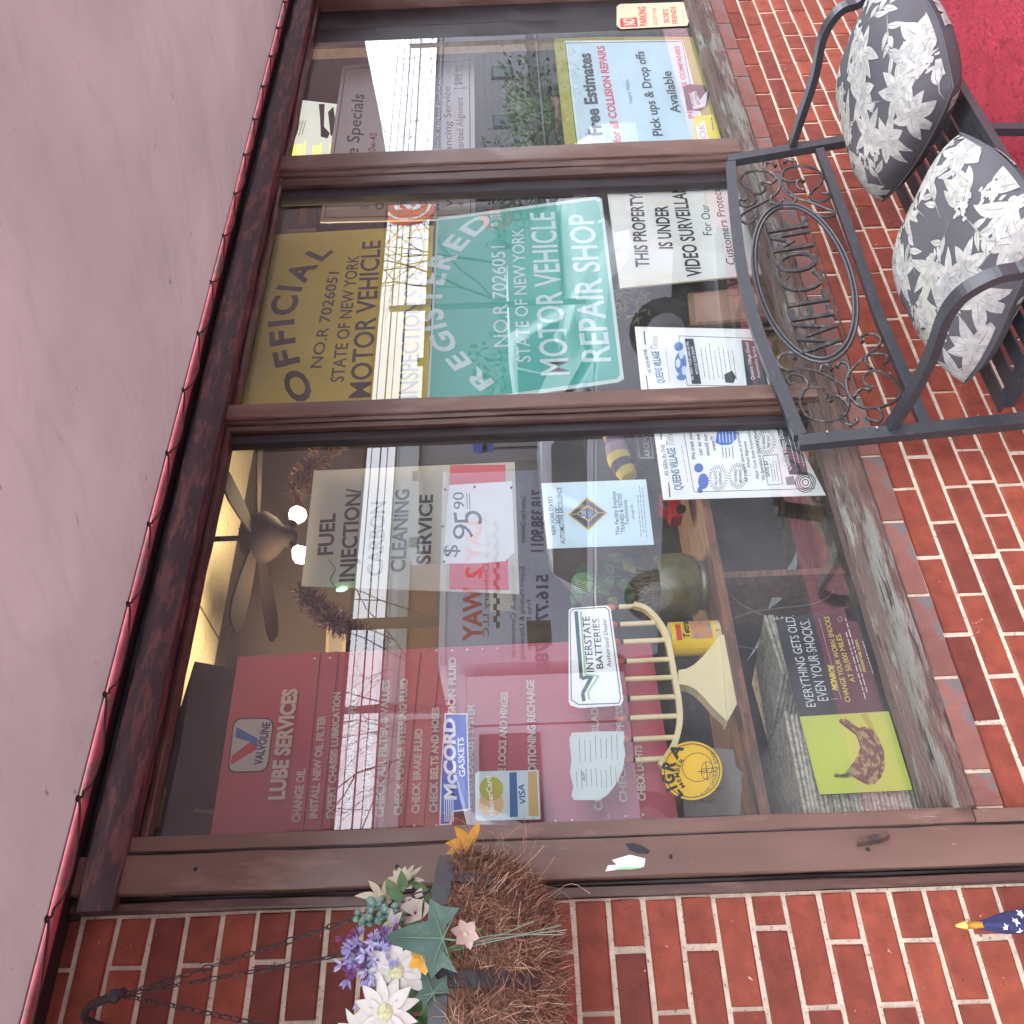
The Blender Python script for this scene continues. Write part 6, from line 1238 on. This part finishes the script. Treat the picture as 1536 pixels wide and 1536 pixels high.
# bare street trees
bark = mat('bare_bark', (.10, .085, .075), .9, .3, 6)
def bare_tree(lab, x, y, h, seed, fol=None):
    r = random.Random(seed); T = thing('street_tree', lab, 'tree', (x, y, -.06)); mb = MB(); cr = MB(); lf = MB()
    def br(p, d, L, rad, lv, tgt):
        q = [p]; dd = Vector(d)
        for i in range(3): dd = (dd + Vector([r.gauss(0, .13) for _ in range(3)])).normalized(); q.append(q[-1] + dd * L / 3)
        tgt.tube(q, [rad, rad*.88, rad*.76, rad*.62], 5 if lv < 2 else 3, lv < 1)
        if lv >= 5:
            if fol:
                for _ in range(2): leaf(lf, q[-1], [r.gauss(0, 1) for _ in range(3)], (0, 0, 1), .16, .1, 0, 2)
            return
        for i in range(r.choice((2, 3)) if lv < 4 else 2):
            s = q[-1] if i < 2 else q[2]; nd_ = (dd + Vector((r.gauss(0, .55), r.gauss(0, .55), r.uniform(-.05, .5)))).normalized(); br(s, nd_, L * r.uniform(.62, .86), rad * .6, lv + 1, cr)
    br(Vector((x, y, -.06)), Vector((0, 0, 1)), h * .33, h * .006, 0, mb); obj('trunk', mb, bark, T, smooth=True); obj('crown', cr, bark, T, kind='stuff')
    if fol: obj('leaves', lf, fol, T, kind='stuff')
yf = mat('autumn_leaf', (.42, .33, .05), .8, .3, 3)
bare_tree('bare street tree whose twigs show left of the truck in the glass', 7.5, -17, 9.5, 1); bare_tree('bare leafless tree second along, above the red poster', 10.5, -24, 12, 2)
bare_tree('yellowing tree mirrored over the lower half of the yellow sign', 24, -19, 10.5, 3, yf); bare_tree('bare tree right of the yellowing tree, mirrored behind the yellow sign', 30, -22, 11, 4)
bare_tree('far bare tree mirrored at the right end of the yellow sign', 38, -24, 11, 6, yf); bare_tree('tall bare tree standing behind the silver saloon', 18, -30, 13, 7)
# chain link fence with barbed wire, at the right
fy = -4.35; fx0, fx1, fz = 7.3, 18.0, 2.45
T = thing('chain_link_fence', 'chain link fence topped with barbed wire, mirrored in the right pane', 'fence', (12, fy, -.06)); gs = mat('galvanised_wire', (.16, .165, .17), .5, .3, 10, metal=.5)
mb = MB(); dm_ = .095; kx = int((fx1 - fx0) / dm_)
for i in range(kx):
    x = fx0 + i * dm_; pts = [(x + (dm_/2 if j % 2 else -dm_/2), fy + (.003 if j % 2 else -.003), .0 + j * dm_/2) for j in range(int(fz / (dm_/2)) + 1)]; mb.tube(pts, .0023, 3, False)
obj('wire_mesh', mb, gs, T, kind='stuff')
obj('top_rail', MB().tube([(fx0, fy, fz), (fx1, fy, fz)], .022, 8), gs, T); obj('middle_rail', MB().tube([(fx0, fy, 1.15), (fx1, fy, 1.15)], .016, 8), gs, T)
for x in (7.3, 10.0, 12.7, 15.4, 18): obj('fence_post', MB().tube([(x, fy, -.06), (x, fy, fz + .45)], .032, 8), gs, T)
for k in range(3): obj('barbed_strand', MB().tube([(fx0 + i*1.07, fy + .05*k, fz + .14*(k+1) - .03*sin(i*2.1)) for i in range(11)], .003, 4), gs, T)
mb = MB()
for k in range(3):
    for i in range(60): c = Vector((fx0 + i*.18, fy + .05*k, fz + .14*(k+1))); mb.bar(c + Vector((-.015, 0, -.02)), c + Vector((.015, 0, .02)), .003, .003); mb.bar(c + Vector((.015, 0, -.02)), c + Vector((-.015, 0, .02)), .003, .003)
obj('barbs', mb, gs, T, kind='stuff'); coil = [(fx0 + .2 + t*.034, fy + .06 + .30*cos(t*.22), fz + .42 + .30*sin(t*.22)) for t in range(0, 310)]; obj('razor_coil', MB().tube(coil[::1], .0035, 4), gs, T)
# signs in the street
T = thing('stop_sign', 'red octagonal STOP sign on a post, mirrored over the green sign', 'stop sign', tuple(mir(745, 330, 9)[:2]) + (-.06,)); c = mir(745, 328, 9)
oc = [c + Vector((.34*cos(pi/8 + k*pi/4), 0, .34*sin(pi/8 + k*pi/4))) for k in range(8)]; obj('plate', MB().prism(oc, (0, -.01, 0)), pm('c02a30'), T); obj('post', MB().box(c.x - .03, c.x + .03, c.y - .06, c.y - .015, -.06, c.z + .3), gs, T)
mb = MB(); lay_text(mb, 'STOP', c + Vector((.24, 0, -.09)), c + Vector((-.24, 0, -.09)), .2, SN, .02, 0, .004); obj('lettering', mb, wht, T)
c = mir(612, 312, 10); T = thing('round_orange_sign', 'round orange shop sign on a tall post, mirrored left of the price board', 'sign', (c.x, c.y, -.06)); om = pm('e0632e')
obj('post', MB().box(c.x - .06, c.x + .06, c.y - .2, c.y - .06, -.06, c.z + .3), gs, T); obj('disc', MB().lathe([(.62, 0), (.62, .05)], c, 36, (0, 1, 0)), om, T)
mb = MB(); 
for k in range(36):
    a, b_ = 2*pi*k/36, 2*pi*(k+1)/36; mb.poly([c + Vector((r_*cos(t), .056, r_*sin(t))) for r_, t in ((.44, a), (.50, a), (.50, b_), (.44, b_))])
obj('ring', mb, wht, T); mb = MB(); lay_text(mb, 'S', c + Vector((.16, 0, -.26)), c + Vector((-.16, 0, -.26)), .52, SN, .03, 0, .058); obj('lettering', mb, wht, T)
for px_, py_, lab in ((720, 672, 'round blue street sign upper one of two, mirrored under the brown building'), (732, 672, 'square blue street sign below the round one, mirrored by the mullion')):
    c = mir(px_, py_, 20); T = thing('blue_street_sign', lab, 'street sign', (c.x, c.y, -.06)); obj('plate', MB().lathe([(.24, 0), (.24, .03)], c, 20 if px_ == 720 else 4, (0, 1, 0)), pm('2a50b0'), T); obj('post', MB().box(c.x - .03, c.x + .03, c.y - .08, c.y - .02, -.06, c.z), gs, T)
# hedge behind the fence
mb = MB()
for i in range(5200):
    c = Vector((r6.uniform(9.5, 20), r6.uniform(-9.5, -8), 0)); c.z = r6.uniform(0, 1.6 + .5*sin(c.x*1.3) + .3*sin(c.x*3.1)); leaf(mb, c, [r6.gauss(0, 1) for _ in range(3)], (0, .6, .8), .14, .08, .1, 2)
o = obj('hedge', mb, mat('hedge_leaf', (.05, .095, .035), .7, .4, 1.5)); tag(o, 'ragged green hedge behind the chain link fence, mirrored in the right pane', 'hedge', kind='stuff')

# repeats share a group
GR = {'cushion': 'floral cushions on the bench', 'newspaper_stack': 'newspaper stacks in the display', 'house_plant': 'house plants behind the glass', 'picture_frame': 'picture frames in the shop',
 'tinsel_garland': 'tinsel garlands inside the window', 'green_light': 'green string lights', 'loose_cable': 'loose cables under the shelf', 'basket_chain': 'chains of the hanging basket',
 'daisy': 'white daisies in the basket', 'cream_flower': 'cream flowers in the basket', 'blush_flower': 'blush flowers in the basket', 'yellow_flower': 'small yellow flowers in the basket',
 'ivy_leaf': 'ivy leaves in the basket', 'berry_sprig': 'berry sprigs in the basket', 'parked_car': 'parked cars mirrored in the glass', 'street_tree': 'street trees mirrored in the glass',
 'overhead_cable': 'overhead street cables', 'utility_pole': 'utility poles mirrored in the glass', 'blue_street_sign': 'blue street signs'}
for o in list(col.objects):
    if o.parent is None and o.name.split('.')[0] in GR: o['group'] = GR[o.name.split('.')[0]]
bpy.data.objects.remove(_fo)
